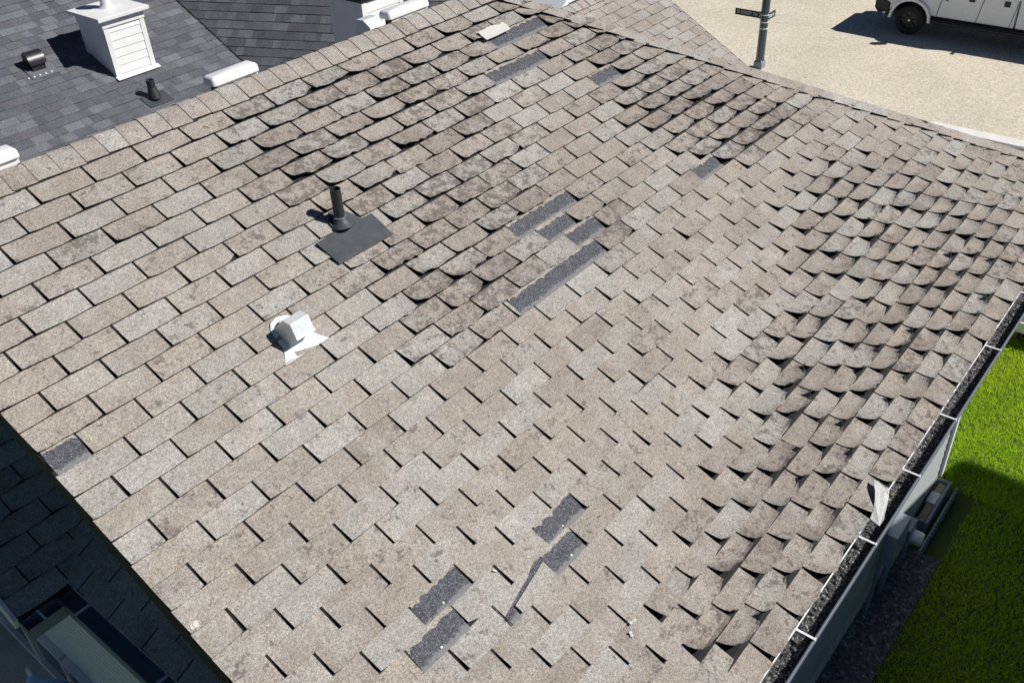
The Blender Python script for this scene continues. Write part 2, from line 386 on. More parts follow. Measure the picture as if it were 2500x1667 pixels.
# the two flashings sit over the shingles: tabs under them stay flat
def near_flashing(u, v): return (1.24 < u < 1.85 and .70 < v < 1.16) or (.50 < u < .98 and 1.12 < v < 1.50)
def make_tab(r, ua, ub, left_cut, right_cut, tear=None):
    vb = r * EX + random.gauss(0, .0016); vt = vb - EX - OV
    mid = R3((ua + ub) / 2, vb - EX / 2); ca, cb, cc = curl_at(mid)
    cu = max(ca * .85, cb, cc); loose = random.random()
    px_ = proj(mid)[0] * DSP; mx_ = max(0, min(1, (px_ - 1050) / 800)); small = random.uniform(0, .12) + random.uniform(0, .34) * mx_ + (.4 if loose > .95 else 0)
    if near_flashing((ua + ub) / 2, vb - EX / 2): cu *= .25; small *= .3
    A = max(cu * min(1.6, max(.45, random.lognormvariate(.06, .22))), small)
    if cc > .25 and cc >= ca:    # clawed eave tabs: both lower corners up, edge bowed
        al, ar, am = .040 * A * random.uniform(.6, 1.45) + .005, .016 * A * random.uniform(-.4, 2.2), .016 * A * random.uniform(.2, 1.8); pw = random.uniform(1.0, 1.5); side = .010 * A * random.uniform(.0, 1.8); rec = random.uniform(.002, .016) * A; recr = random.uniform(.0, .024) * A
    elif cb > .5:
        al, ar, am = .016 * A * random.uniform(.2, 1.4), .009 * A * random.uniform(-.3, 1.7), .022 * A * random.uniform(.6, 1.3); pw = 1.7; side = .006 * A; rec = random.uniform(.0, .008) * A; recr = random.uniform(.0, .010) * A
    else:
        al, ar, am = .013 * A * random.uniform(-.5, 1.4) + .004 + .005 * random.random(), .007 * A * random.uniform(-.6, 1.4), .012 * A * random.uniform(.3, 1.6); pw = random.uniform(1.3, 1.7); side = .002 * A; rec = 0; recr = random.uniform(.0, .003) * A
    if r == 31: vb += .016; rec = recr = 0; al *= .7; ar *= .6; am *= .6
    wob = random.uniform(-1, 1) * (.0015 + .004 * A); ph = random.uniform(0, 6.28); skew = random.gauss(0, .0014)
    gl = (.0066 + .003 * random.random()) if left_cut else 0; gr = .0062 if right_cut else 0
    chl, chr_ = (random.uniform(.004, .022) * (random.random() < .02 + .30 * A * A)), (random.uniform(.004, .028) * (random.random() < .02 + .32 * A * A))
    jl = random.gauss(0, .0014); jr = random.gauss(0, .0014)
    tint = (*tab_tint(cu), min(1, max(0, (.40 if random.random() < .7 else .58) + .36 * max(ca, cb) + .20 * cc + random.gauss(0, .12))))
    rag = [random.gauss(0, .0011 + .0032 * A) for _ in range(9)]; rc = random.uniform(.002, .006) + .001 * A
    def fn(s, t):
        v = vt + (vb - vt) * t
        u0 = ua + gl + jl * t; u1 = ub - gr + jr * t
        hu = hip_u(v) - .01
        if tear:
            c_ = 1.58 + (.47 - (t * (EX + OV) - OV) / EX) * 3.33
            if tear == 'right': u0 = min(u1, max(1.78, c_ + .34) * TW)
            else: u1 = max(u0, min(2.72, c_ - .26) * TW)
        u0 = min(u0, hu); u1 = min(u1, hu)
        te = max(0.0, (t * (EX + OV) - OV) / EX)
        q = te ** pw; e = 2 * s - 1
        lift = q * (am + al * (1 - s) ** 1.35 + ar * max(0, e) ** 1.6) + side * te * abs(e) ** 3 * (1 - .3 * te)
        n = -.0005 + .0155 * t + lift + wob * math.sin(6.0 * s + ph) * te
        if left_cut or right_cut or A > .3:
            rnd = rc * abs(e) ** 6
        else: rnd = .003 * abs(e) ** 8
        k = te > .97
        v2 = v - (rnd + lift * lift * 3.0 + rec + recr * max(0, e) ** 1.5 + chl * max(0, -e - .55) / .45 + chr_ * max(0, e - .55) / .45) * (te ** 3) + (rag[int(round(s * 8))] if k else 0) + skew * e * te
        u = u0 + (u1 - u0) * s + (lift * lift * 4.0 * (-1 if e > 0 else 1) * abs(e))
        return R3(u, v2, n), NRM, .0055
    mb = MB(); tab_mesh(mb, fn, 8 if A > .2 else 6, 5 if A > .2 else 3, None, tint, min(1, A * 1.1))
    corners = [proj(R3(ua, vb)), proj(R3(ub, vb)), proj(R3(ub, vb - EX)), proj(R3(ua, vb - EX))]
    ar_ = abs(sum(corners[i][0] * corners[(i + 1) % 4][1] - corners[(i + 1) % 4][0] * corners[i][1] for i in range(4))) / 2
    cx = sum(c[0] for c in corners) / 4; cy = sum(c[1] for c in corners) / 4
    if not (-60 < cx < 2560 and -60 < cy < 1730): ar_ = 0
    pieces.append((ar_, roof, mb, 'shingle', cx, cy))
for r in range(-1, 32):
    off = 0 if r % 2 == 0 else .5
    k = -4
    while True:
        u0 = (k + off) * TW; u1 = u0 + TW; k += 1
        if u0 > hip_u(r * EX): break
        if u1 < RAKE_U + .06: continue
        lc, rc_ = True, True
        if u0 < RAKE_U + .06: u0 = RAKE_U - .012 + random.gauss(0, .0015); lc = False
        if u1 > hip_u(r * EX) - .01: rc_ = False; u1 = hip_u(r * EX) - .01
        if u1 - u0 < .03: continue
        c5 = proj(R3((u0 + u1) / 2, r * EX - .07))
        if not (-250 < c5[0] < 2800 and -250 < c5[1] < 1950): continue
        for (a, b) in free_intervals(r, u0, u1): make_tab(r, a, b, lc or a > u0, rc_ or b < u1)
make_tab(23, 1.5 * TW, 2.72 * TW, True, True, tear='right'); make_tab(23, 1.5 * TW, 2.72 * TW, True, True, tear='left')
# bare patches: the dark upper part of the shingle below shows where a tab is gone
def bare(r, p0, p1, name='bare_headlap', slant=None):
    a, b = p0 * TW, p1 * TW; a = max(a, RAKE_U); mb = MB(); top = []; par = []
    nu, nv = 14, 4
    jag = [random.gauss(0, .003) for _ in range(nu + 1)]
    for j in range(nv + 1):
        for i in range(nu + 1):
            s, t = i / nu, j / nv; u = a + (b - a) * s + (random.gauss(0, .002) if i in (0, nu) else 0)
            v = r * EX - EX - .02 + (EX + .018) * t + (jag[i] if j == nv else 0)
            top.append(R3(u, v, .0012 + .0032 * t)); par.append((s, t, 0, 1))
    W = nu + 1; f = [(j * W + i, (j + 1) * W + i, (j + 1) * W + i + 1, j * W + i + 1) for j in range(nv) for i in range(nu)]
    mb.add(top, f, tint=[(.1, .1, .1, 1)] * len(top), par=par); o = mb.build(name, M['headlap'], roof)
    sd = o.modifiers.new('solid', 'SOLIDIFY'); sd.thickness = .003
for (r, a, b) in PATCHES: bare(r, a, b)
def remnant(r, p0, p1):
    a, b = max(p0 * TW, RAKE_U) + .004, p1 * TW - .004; n = max(6, int((b - a) / .022)); d0 = random.uniform(.006, .014); mb = MB(); top = []; par = []
    dep = [max(.002, d0 + random.gauss(0, .004) + (.02 * random.random() if random.random() < .15 else 0)) for _ in range(n + 1)]
    for j in range(2):
        for i in range(n + 1): top.append(R3(a + (b - a) * i / n, (r - 1) * EX - .015 + (.015 + dep[i]) * j, .0065 + .002 * j)); par.append((i / n, .5, .3, 1))
    mb.add(top, [(i, n + 1 + i, n + 2 + i, i + 1) for i in range(n)], tint=[(*random.choice(TAN), .6)] * len(top), par=par)
    o = mb.build('shingle_remnant', M['shingle'], roof); sd_ = o.modifiers.new('solid', 'SOLIDIFY'); sd_.thickness = .004
for (r, a, b) in PATCHES:
    if (r, a) != (23, 1.5): remnant(r, a, b)
# nail heads left in the patches
def nail(u, v):
    nm = MB(); nm.tube([R3(u, v, .003), R3(u, v, .007)], .0055, 8); nm.build('nail_head', M['chrome'], roof)
for (r, a, b) in PATCHES:
    for q in np.arange(a + .45, b, .9): nail(q * TW, r * EX - .035 + random.gauss(0, .004))

# ridge and hip caps
def cap_run(P0, P1, e1, e2, up, parent, name, length=.1475, half=.145, edge=.35):
    P0 = np.asarray(P0); P1 = np.asarray(P1); L = np.linalg.norm(P1 - P0); d = (P1 - P0) / L; n = int(L / length) + 1
    for i in range(n):
        a = i * length - .03; b = min(i * length + length, L + .02) + random.gauss(0, .002)
        tint = (*tab_tint(.1), .25 + random.uniform(-.1, .25)); hj = half + random.gauss(0, .004); sk = random.gauss(0, .004); lf = random.uniform(.003, .012)
        def fn(s, t):
            # s runs across (front side to back side), t along; t = 1 is the exposed butt edge
            w = (s * 2 - 1); side = e1 if w < 0 else e2; aw = abs(w)
            base = P0 + d * (a + (b - a) * t + sk * w) + side * (hj * aw)
            h = .006 * (1 - aw ** 2) + .012 + .006 * t + lf * edge * aw ** 4 - .012 * (1 - aw) ** 4
            nn = up + (np.cross(d, side) if False else 0)
            return base + up * h, up, .005
        mb = MB(); tab_mesh(mb, fn, 8, 2, None, tint, .1)
        m = proj(P0 + d * ((a + b) / 2))
        if -150 < m[0] < 2650 and -150 < m[1] < 1800: mb.build(name, M['shingle2'], parent, smooth=False)
BACKD = np.array([0, PC, -PS])
cap_run(R3(HIP_TOP + .05, RIDGE_V), R3(RAKE_U - .01, RIDGE_V), DNS, BACKD, np.array([0, 0, 1.0]), roof, 'ridge_cap', half=.168)
H0, H1 = R3(HIP_TOP, RIDGE_V), R3(HIP_END, EAVE_V); hd = (H1 - H0) / np.linalg.norm(H1 - H0)
e1 = DNS - hd * (DNS @ hd); e1 -= NRM * (e1 @ NRM); e1 /= np.linalg.norm(e1)
eY = np.array([0, 1.0, 0]); nE = np.cross(hd, eY); nE = nE if nE[2] > 0 else -nE; nE /= np.linalg.norm(nE)
e2 = np.cross(nE, hd); e2 /= np.linalg.norm(e2); e2 = e2 if e2 @ eY > 0 else -e2
upH = NRM + nE; upH /= np.linalg.norm(upH)
cap_run(H0, H1, e1, e2, upH, roof, 'hip_cap', half=.150, edge=1.5)

# gutter, drip edge, hangers, grit
GZ = ZE - .035; LIP = CAM[1] + .2035 * (CAM[2] - GZ); GIN = YE + .012
x0, x1 = RAKE_U - .02, HIP_END + .05
gt = MB()
prof = [(GIN, GZ), (GIN, GZ - .105), (LIP + .012, GZ - .115), (LIP + .002, GZ - .05), (LIP, GZ), (LIP - .008, GZ + .004), (LIP - .012, GZ - .004),
        (LIP - .006, GZ - .05), (LIP + .004, GZ - .122), (GIN + .004, GZ - .112), (GIN + .004, GZ)]
gt.prism([(x0, y, z) for y, z in prof], (x1 - x0, 0, 0)); gutter = gt.build('gutter', M['grey_metal'], house, origin=(2.5, LIP, GZ - .1))
dr = MB(); dr.add([R3(x0, EAVE_V - .002, .004), R3(x1, EAVE_V - .002, .004), R3(x1, EAVE_V + .005, .003), R3(x0, EAVE_V + .005, .003),
                   R3(x1, EAVE_V + .006, -.03), R3(x0, EAVE_V + .006, -.03)], [(0, 3, 2, 1), (3, 5, 4, 2)]); o = dr.build('drip_edge', M['white_metal'], gutter)
sd = o.modifiers.new('solid', 'SOLIDIFY'); sd.thickness = .002
for u in (.15, 1.01, 1.82, 2.71, 3.47, 4.195, 5.24, 6.2, 7.1, 8.0):
    hg = MB(); hg.box(u - .008, u + .008, LIP - .010, GIN + .003, GZ + .004, GZ + .0075); hg.box(u - .011, u + .011, LIP - .014, LIP - .004, GZ - .012, GZ + .010)
    hg.build('gutter_hanger', M['white_metal'], gutter)
# grit washed off the shingles lies in the gutter
gs = MB(); nx = 900; ny = 7
for i in range(nx + 1):
    x = x0 + .01 + (x1 - x0 - .02) * i / nx
    for j in range(ny + 1):
        y = GIN - .001 + (LIP + .006 - GIN) * j / ny
        gs.v.append((x, y, GZ - .070 + RNG.normal(0, .006) - .012 * math.sin(x * 2.1) - .012 * (j / ny)))
gs.f = [(i * (ny + 1) + j, i * (ny + 1) + j + 1, (i + 1) * (ny + 1) + j + 1, (i + 1) * (ny + 1) + j) for i in range(nx) for j in range(ny)]
gs.m = [0] * len(gs.f)
o = gs.build('gutter_grit', M['gutter_grit'], gutter); o['kind'] = 'stuff'

# fascia, soffit, walls
YW = YE + .552; XW0, XW1 = -.30, HIP_END - .36; YWB = YB - .55
fs = MB(); fs.box(x0 + .02, x1 - .05, GIN + .006, GIN + .03, GZ - .17, GZ + .01); fs.build('fascia', M['grey_metal'], house)
fs = MB(); fs.box(x0 + .02, x1 - .05, GIN + .03, YW + .02, GZ - .172, GZ - .16); fs.build('soffit', M['siding_w'], house)
wl_ = MB(); wl_.box(XW0 + .02, XW1 - .02, YW + .02, YWB, 0.0, GZ - .165); 
gy = YR; wl_.prism([(XW0 + .02, YW + .02, GZ - .17), (XW0 + .02, YWB, GZ - .17), (XW0 + .02, gy, GZ - .17 + (YWB - gy) * math.tan(PITCH) + .02)], (.1, 0, 0))
wall = wl_.build('wall', M['siding'], house)
def lap_boards(name, o, along, up, out, length, z0, z1, expo, mat, parent, th=.012):
    """horizontal lap boards, each leaning out at its foot"""
    z = z0; o = np.asarray(o, float); along, out = np.asarray(along, float), np.asarray(out, float); up3 = np.array([0, 0, 1.0])
    while z < z1 - .01:
        h = min(expo, z1 - z) ; b = o + up3 * (z - z0)
        mb = MB(); mb.add([b + out * .004, b + out * (.004 + th), b + out * .005 + up3 * (h + .01), b + up3 * (h + .01),
                           b + along * length + out * .004, b + along * length + out * (.004 + th), b + along * length + out * .005 + up3 * (h + .01), b + along * length + up3 * (h + .01)],
                          [(0, 1, 2, 3), (7, 6, 5, 4), (0, 4, 5, 1), (1, 5, 6, 2), (2, 6, 7, 3), (3, 7, 4, 0)])
        mb.build(name, mat, parent); z += expo
# front wall boards (visible low, at a grazing angle)
lap_boards('siding_board', (XW0, YW + .02, .30), (1, 0, 0), None, (0, -1, 0), XW1 - XW0, .30, 2.3, .115, M['siding'], wall)
fnd = MB(); fnd.box(XW0, XW1, YW + .01, YW + .03, 0, .30); fnd.build('foundation', M['concrete'], wall)
for xx in (XW1 - .06,):
    c_ = MB(); c_.box(xx, xx + .09, YW - .035, YW + .06, .28, GZ - .18); c_.build('corner_trim', M['trim'], wall)

# rake board along the gable edge
rk = MB(); n0 = -.004
a, b = R3(RAKE_U, RIDGE_V - .02, n0), R3(RAKE_U, EAVE_V, n0)
rk.obox(a + np.array([-.006, 0, 0]) - NRM * .004, (.015, 0, 0), b - a, -NRM * .14); rk.build('rake_board', M['rake'], house)
sf = MB(); sf.obox(a + np.array([-.002, 0, 0]) - NRM * .15, (abs(RAKE_U - XW0) + .02, 0, 0), b - a, NRM * .012); sf.build('rake_soffit', M['siding_b'], house)

# ------------------------------------------------------------------ lower roofs in the shade by the gable
HA = 1.5; ORG_A = ORG - NRM * HA
def RA(u, v, n=0.0): return ORG_A + np.array([u, 0, 0]) + DNS * v + NRM * n
def va_of_y(y): return -(((y - ORG_A[1])) / PC)
EAVE_A = va_of_y(-.40); A_RAKE = -.985; A_TOP = EAVE_A - 2.6
BX = -.655; BZ = RA(0, EAVE_A)[2] + .01     # eave of the small roof that faces the garden side
# valley in plan at 45 degrees from the eave corner
dkA = MB(); slab(dkA, [RA(A_RAKE, A_TOP), RA(.6, A_TOP), RA(.6, EAVE_A), RA(A_RAKE, EAVE_A)], .04); roofA = dkA.build('porch_roof', M['felt'], house)
TB = math.tan(PITCH)
def RB(y, w, n=0.0): return np.array([BX, y, BZ]) + np.array([PC, 0, PS]) * w + np.array([-PS, 0, PC]) * n
dkB = MB(); slab(dkB, [RB(-.40, 0), RB(.30, .40), RB(-3.6, .40), RB(-3.6, 0)], .04); roofB = dkB.build('pent_roof', M['felt'], house)
def area_of(pts):
    q = [proj(p) for p in pts]; a = abs(sum(q[i][0] * q[(i + 1) % 4][1] - q[(i + 1) % 4][0] * q[i][1] for i in range(4))) / 2
    cx, cy = sum(p[0] for p in q) / 4, sum(p[1] for p in q) / 4
    return (a if (-60 < cx < 2560 and -60 < cy < 1730) else 0), cx, cy
def simple_tab(base, ua, ub, vb, parent, tint, curl=.1, lift=.006, clip=None, gap=.0045):
    al, ar, am = [lift * random.uniform(.3, 1.5) for _ in range(3)]; rag = [random.gauss(0, .002) for _ in range(5)]
    def fn(s, t):
        v = vb - EX - OV + (EX + OV) * t; te = max(0, (t * (EX + OV) - OV) / EX); e = 2 * s - 1
        u0, u1 = ua + gap, ub - gap
        if clip: u0, u1 = clip(u0, u1, v)
        n = -.0005 + .0105 * t + te ** 2 * (am * .5 + al * max(0, -e) ** 2 + ar * max(0, e) ** 2)
        u = u0 + (u1 - u0) * s
        return base(u, v - .006 * abs(e) ** 6 * te ** 3 + (rag[int(s * 4)] if t > .97 else 0), n), base(u, v, 1) - base(u, v, 0), .0042
    mb = MB(); tab_mesh(mb, fn, 4, 3, None, (*tint, random.uniform(.2, .5)), curl)
    a, cx, cy = area_of([base(ua, vb), base(ub, vb), base(ub, vb - EX), base(ua, vb - EX)])
    pieces.append((a, parent, mb, 'shingle', cx, cy))
phA = .047; shA = .0
def valleyA(y): return BX + (y + .40)       # valley x at a given y
a0 = RA(0, 0)
for r in range(0, 17):
    vb = EAVE_A - r * EX
    for k in range(-4, 3):
        u0 = (k + (.5 if r % 2 else 0)) * TW + .012; u1 = u0 + TW
        ymid = RA(0, vb - .07)[1]; vx = valleyA(ymid) + .42
        if u1 < A_RAKE or u0 > vx: continue
        simple_tab(RA, max(u0, A_RAKE), min(u1, vx), vb, roofA, tab_tint(.3), lift=.012)
def RBt(y, v, n=0.0): return RB(-y, -v, n)      # along -y, v downslope
for r in range(0, 4):
    vb = .006 - r * EX
    for k in range(-1, 12):
        y0 = .17 + (k + (.5 if r % 2 else 0)) * TW; y1 = y0 + TW
        lim = .40 - max(0.0, r * EX) * PC
        if y1 < lim - .3: continue
        if y0 < lim - .3: y0 = lim - .3
        if y1 - y0 < .03: continue
        simple_tab(RBt, y0, y1, vb, roofB, tab_tint(.1), lift=.003)
# gutters of the lower roofs
def channel(name, p, q, out, parent, w=.10, h=.09, end=True):
    p, q, out = map(lambda a: np.asarray(a, float), (p, q, out)); d = q - p; dn = d / np.linalg.norm(d); z = np.array([0, 0, 1.0]); m = MB(); t = .004
    m.obox(p, d, out * t, -z * h); m.obox(p + out * w, d, -out * t, -z * (h - .002)); m.obox(p + out * t - z * h, d, out * (w - 2 * t), z * t)
    for e in (p, q - dn * t): m.obox(e + out * (t + .0004), dn * t, out * (w - 2 * t - .0008), -z * (h - t - .001))
    return m.build(name, M['grey_metal'], parent)
zA = RA(0, EAVE_A)[2] - .02; yA = RA(0, EAVE_A)[1]
ga = channel('gutter', (A_RAKE, yA - .004, zA), (BX - .108, yA - .004, zA), (0, -1, 0), house)
st = MB(); st.box(A_RAKE + .10, A_RAKE + .115, yA - .10, yA, zA + .001, zA + .004); st.build('gutter_hanger', M['white_metal'], ga)
gb = channel('gutter', (BX - .004, yA + .02, zA), (BX - .004, -3.6, zA), (-1, 0, 0), house)
for yy in (-.62, -1.4, -2.2): st = MB(); st.box(BX - .104, BX, yy - .009, yy + .009, zA + .001, zA + .004); st.build('gutter_hanger', M['white_metal'], gb)
rkA = MB(); a, b = RA(A_RAKE - .022, A_TOP, .004), RA(A_RAKE - .022, EAVE_A, .004); rkA.obox(a, (.024, 0, 0), b - a, -NRM * .13); rkA.build('rake_board', M['trim'], house)
# gable side wall with boards, long window below
sidew = MB(); sidew.box(XW0 + .03, XW0 + .15, YW, 7.5, 0, 4.6); sidew = sidew.build('gable_wall', M['siding_bright'], house)
lap_boards('siding_board', (XW0 + .03, YW, 1.30), (0, 1, 0), None, (-1, 0, 0), 7.5 - YW, 1.30, 3.3, .105, M['siding_bright'], sidew)
lap_boards('siding_board', (XW0 + .03, YW, .0), (0, 1, 0), None, (-1, 0, 0), 7.5 - YW, .0, .42, .105, M['siding_b'], sidew)
for k in range(3):
    y0 = .7 + k * 1.75
    fr_ = MB(); fr_.box(XW0 - .055, XW0 + .03, y0, y0 + 1.7, 1.20, 1.29); fr_.box(XW0 - .055, XW0 + .03, y0, y0 + 1.7, .42, .52)
    for yy in (y0, y0 + .83, y0 + 1.62): fr_.box(XW0 - .05, XW0 + .03, yy, yy + .08, .521, 1.199)
    w_ = fr_.build('window', M['trim'], sidew)
    gl_ = MB(); gl_.box(XW0 - .004, XW0 + .004, y0 + .04, y0 + 1.66, .50, 1.22); gl_.build('pane', M['glass'], w_)
pc = MB(); pc.box(-1.15, XW0 + .02, 1.2, 7.0, .0, .05); struct('patio', pc, M['concrete'], bevel=.01)

# ------------------------------------------------------------------ wing beyond the hip
WP = at_d(*(1200 + 1865 / 5.872, 130 / 5.872), 12.8)
def on_w(x, y): return on_plane(x, y, WP, NRM)
w_rx = on_w(1715, 70)[0]; ridge_y = on_w(1452, 0)[1] + .06
def vw_of_y(y): return -(y - WP[1]) / PC
ORG_W = np.array([0, WP[1], WP[2]])
def RW(u, v, n=0.0): return ORG_W + np.array([u, 0, 0]) + DNS * v + NRM * n
W_TOP = vw_of_y(ridge_y); W_BOT = W_TOP + 3.8; WX0 = 5.6
dkW = MB(); slab(dkW, [RW(WX0, W_TOP), RW(w_rx, W_TOP), RW(w_rx, W_BOT), RW(WX0, W_BOT)], .05); roofW = dkW.build('wing_roof', M['felt'], house)
yb_w = 2 * ridge_y - RW(0, W_BOT)[1]
dkW = MB(); slab(dkW, [RW(WX0, W_TOP), RW(w_rx, W_TOP), (w_rx, yb_w, RW(0, W_BOT)[2]), (WX0, yb_w, RW(0, W_BOT)[2])], .05); dkW.build('wing_roof', M['felt'], house)
r = 0
ROW0 = 0.0
for r in range(-14, 16):
    vb = ROW0 + r * EX
    if vb > W_BOT or vb < W_TOP + .12: continue
    for k in range(0, 16):
        u0 = WP[0] + (k - 8 + (.5 if r % 2 else 0)) * TW; u1 = u0 + TW
        if u0 > w_rx - .02 or u1 < 7.0: continue
        u1 = min(u1, w_rx)
        a, cx, cy = area_of([RW(u0, vb), RW(u1, vb), RW(u1, vb - EX), RW(u0, vb - EX)])
        if not (1250 < cx < 1950 and -40 < cy < 320): continue
        simple_tab(RW, u0, u1, vb, roofW, tab_tint(.1), lift=.006 if r > 1 else .003)
cap_run(RW(w_rx, W_TOP), RW(WX0, W_TOP), DNS, BACKD, np.array([0, 0, 1.0]), roofW, 'ridge_cap')
ww = MB(); ww.box(XW1 - .5, w_rx - .35, ridge_y - 2.6, ridge_y + 2.6, 0, RW(0, W_BOT)[2] + .1); ww.build('wing_wall', M['siding'], house)
rk = MB(); a, b = RW(w_rx, W_TOP, -.004), RW(w_rx, W_BOT, -.004); rk.obox(a, (.028, 0, 0), b - a, -NRM * .15); rk.build('rake_board', M['rake'], house)

# ------------------------------------------------------------------ write out the shingles: the 300 that show largest singly, the rest joined per roof
pieces.sort(key=lambda q: -q[0])
NSOLO = 300
for (a, par_, mb, nm, *_r) in pieces[:NSOLO]:
    mb.build(nm, M['shingle2'], par_, smooth=False)
rest = {}
for (a, par_, mb, nm, *_r) in pieces[NSOLO:]:
    R_ = rest.setdefault(par_.name, (par_, MB()))[1]; b = len(R_.v); R_.v += mb.v; R_.c += mb.c; R_.p += mb.p; R_.f += [tuple(i + b for i in f) for f in mb.f]; R_.m += mb.m
for nm, (par_, R_) in rest.items():
    o = R_.build('shingles', M['shingle2'], par_); o['kind'] = 'stuff'
for par_ in (back, endr):                    # far slopes that only other viewpoints see: plain shingle cover
    pass
def cover(poly, parent, nrm):
    mb = MB(); n = len(poly); mb.add([np.asarray(p) + np.asarray(nrm) * .006 for p in poly], [tuple(range(n))], tint=(*TAN[0], .3), par=[(0, .4, 0, 1)] * n)
    mb.build('shingle_cover', M['shingle'], parent)
cover([fr[0], fr[1], (HIP_END, YB, ZE), (RAKE_U, YB, ZE)][::-1], back, (0, PS, PC)); cover([fr[1], fr[2], (HIP_END, YB, ZE)], endr, (PS, 0, PC))

# ------------------------------------------------------------------ plumbing vent on the roof
pv = MB(); UC, VC = 1.527, .842
pv = bpy.data.objects.new('plumbing_vent', None); pv.empty_display_size = .1; link(pv, house, R3(UC, VC))
def plate(poly_uv, n0, th, nz=0):
    mb = MB(); mb.prism([R3(u, v, n0 + (nz * random.uniform(-1, 1))) for u, v in poly_uv], NRM * th); return mb
fl = plate([(1.285, .874), (1.303, 1.072), (1.757, 1.074), (1.752, .873), (1.672, .871), (1.61, .76), (1.585, .728), (1.51, .728), (1.46, .80), (1.455, .862)],         .023, .003)
fl.build('flashing', M['rubber'], pv, bevel=.001)
cone = MB(); base = R3(UC, VC, .015); top_ = np.array([*R3(UC, VC)[:2], R3(UC, VC)[2] + .072])
ax = []; rr = []
for t in (0, .12, .3, .55, .8, 1.0): ax.append(base * (1 - t) + top_ * t); rr.append(.046 * (1 - t) ** 1.8 + .040)
cone.tube(ax, rr, 28); cone.build('boot', M['rubber'], pv, smooth=True)
ring = MB(); tt_ = top_; ring.tube([tt_ + (0, 0, -.006), tt_ + (0, 0, .004)], .0415, 24); ring.build('collar', M['grey_metal'], pv)
pp = MB(); zt = .262; seg = 24; b0 = np.array([*R3(UC, VC)[:2], R3(UC, VC)[2]])
ro, ri = .034, .029
def ringp(r_, z_): return [b0 + (r_ * math.cos(2 * math.pi * j / seg), r_ * math.sin(2 * math.pi * j / seg), z_) for j in range(seg)]
vv = ringp(ro, .05) + ringp(ro, zt) + ringp(ri, zt) + ringp(ri, .10)
ff = [(k * seg + j, k * seg + (j + 1) % seg, (k + 1) * seg + (j + 1) % seg, (k + 1) * seg + j) for k in range(3) for j in range(seg)] + [tuple(3 * seg + j for j in range(seg))]
pp.add(vv, ff); pp.build('pipe', M['pipe'], pv, sharp=40)
wt = MB()
for k in range(9):
    a = k / 8 * 5.2; wt.box(0, 0, 0, 0, 0, 0) if False else None
sc = MB(); sc.tube([R3(1.50 + .022 * math.cos(a), 1.045 + .012 * math.sin(a), .019) for a in np.linspace(.2, 5.4, 12)], .0022, 6); sc.build('sealant_mark', M['trim'], pv)

# ------------------------------------------------------------------ galvanised exhaust vent
ev = bpy.data.objects.new('exhaust_vent', None); ev.empty_display_size = .1; link(ev, house, R3(.735, 1.27))
curve = []
poly = [(.580, 1.432), (.899, 1.430)]
poly += [(.899 - .055 * math.sin(t * 1.57), 1.43 - .115 * t) for t in np.linspace(.15, 1, 6)]
poly += [(.84, 1.22), (.80, 1.175), (.74, 1.155), (.685, 1.172), (.655, 1.215), (.640, 1.30)] + [(.640 - .05 * (1 - math.sin(t * 1.57)), 1.315 + .1 * (1 - t)) for t in np.linspace(.95, .15, 5)]
fl = plate(poly, .0145, .002); fl.build('flashing', M['galv'], ev)
cy_ = MB(); c0 = R3(.745, 1.262, .012); cy_.tube([c0, c0 + NRM * .030, c0 + NRM * .031, c0 + NRM * .050], [.07, .068, .064, .060], 28); cy_.build('collar', M['galv'], ev, sharp=40)
hd_ = MB(); o7 = lambda x, y, n: at_n(640 + x / 5.6, 740 + y / 5.6, n)
q1 = o7(270, 240, .150); ln = np.linalg.norm(o7(515, 90, .150) - q1)
hp = [at_x(640 + x / 5.6, 740 + y / 5.6, q1[0]) for x, y in ((270, 240), (380, 302), (460, 475), (485, 515), (300, 620), (215, 560), (150, 420), (175, 335))]
hd_.prism(hp, (ln, 0, 0)); hd_.build('hood', M['galv'], ev, bevel=.002)

# ------------------------------------------------------------------ white box vents behind the ridge
def back_z(y): return ZRG - (y - YR) * math.tan(PITCH)
def box_vent(pl, pr, Yf=.60):
    """pl, pr: pixels of the lower front corners of the hood"""
    a = at_y(*pl, Yf); b = at_y(*pr, Yf); X0, X1 = a[0], b[0]; z0 = (a[2] + b[2]) / 2; root = bpy.data.objects.new('roof_vent', None); link(root, house, ((X0 + X1) / 2, Yf + .15, back_z(Yf + .15)))
    m = MB(); L = X1 - X0
    # rounded hood: stacked rings of a rounded rectangle
    rings = []; D = .13; Hh = .058
    for zz, ins in ((0, 0), (.030, .002), (.044, .008), (.053, .018), (Hh, .034)):
        ring = []
        cr = .028
        for (cx_, cy2, a0) in ((X1 - cr, Yf + cr, -90), (X1 - cr, Yf + D - cr, 0), (X0 + cr, Yf + D - cr, 90), (X0 + cr, Yf + cr, 180)):
            for k in range(5):
                an = math.radians(a0 + k * 22.5); ring.append((cx_ + (cr - min(ins, cr * .9)) * math.cos(an) - (ins - min(ins, cr * .9)) * (1 if math.cos(an) > 0 else -1), cy2 + (cr - min(ins, cr * .9)) * math.sin(an), z0 + zz))
        rings.append(ring)
    n = len(rings[0]); v = [p for rg in rings for p in rg]; f = [(k * n + j, k * n + (j + 1) % n, (k + 1) * n + (j + 1) % n, (k + 1) * n + j) for k in range(len(rings) - 1) for j in range(n)]
    f.append(tuple((len(rings) - 1) * n + j for j in range(n))); f.append(tuple(range(n))[::-1]); m.add(v, f); m.build('hood', M['white_metal'], root, sharp=50)
    bs = MB(); bs.box(X0 + .045, X1 - .012, Yf + .02, Yf + D - .04, back_z(Yf + D) - .02, z0 + .002); bs.build('base', M['white_metal'], root)
    gr_ = MB(); gr_.box(X0 + .028, X0 + .043, Yf + .03, Yf + D - .05, back_z(Yf + .1), z0 - .003); gr_.build('grille', M['blackplastic'], root)
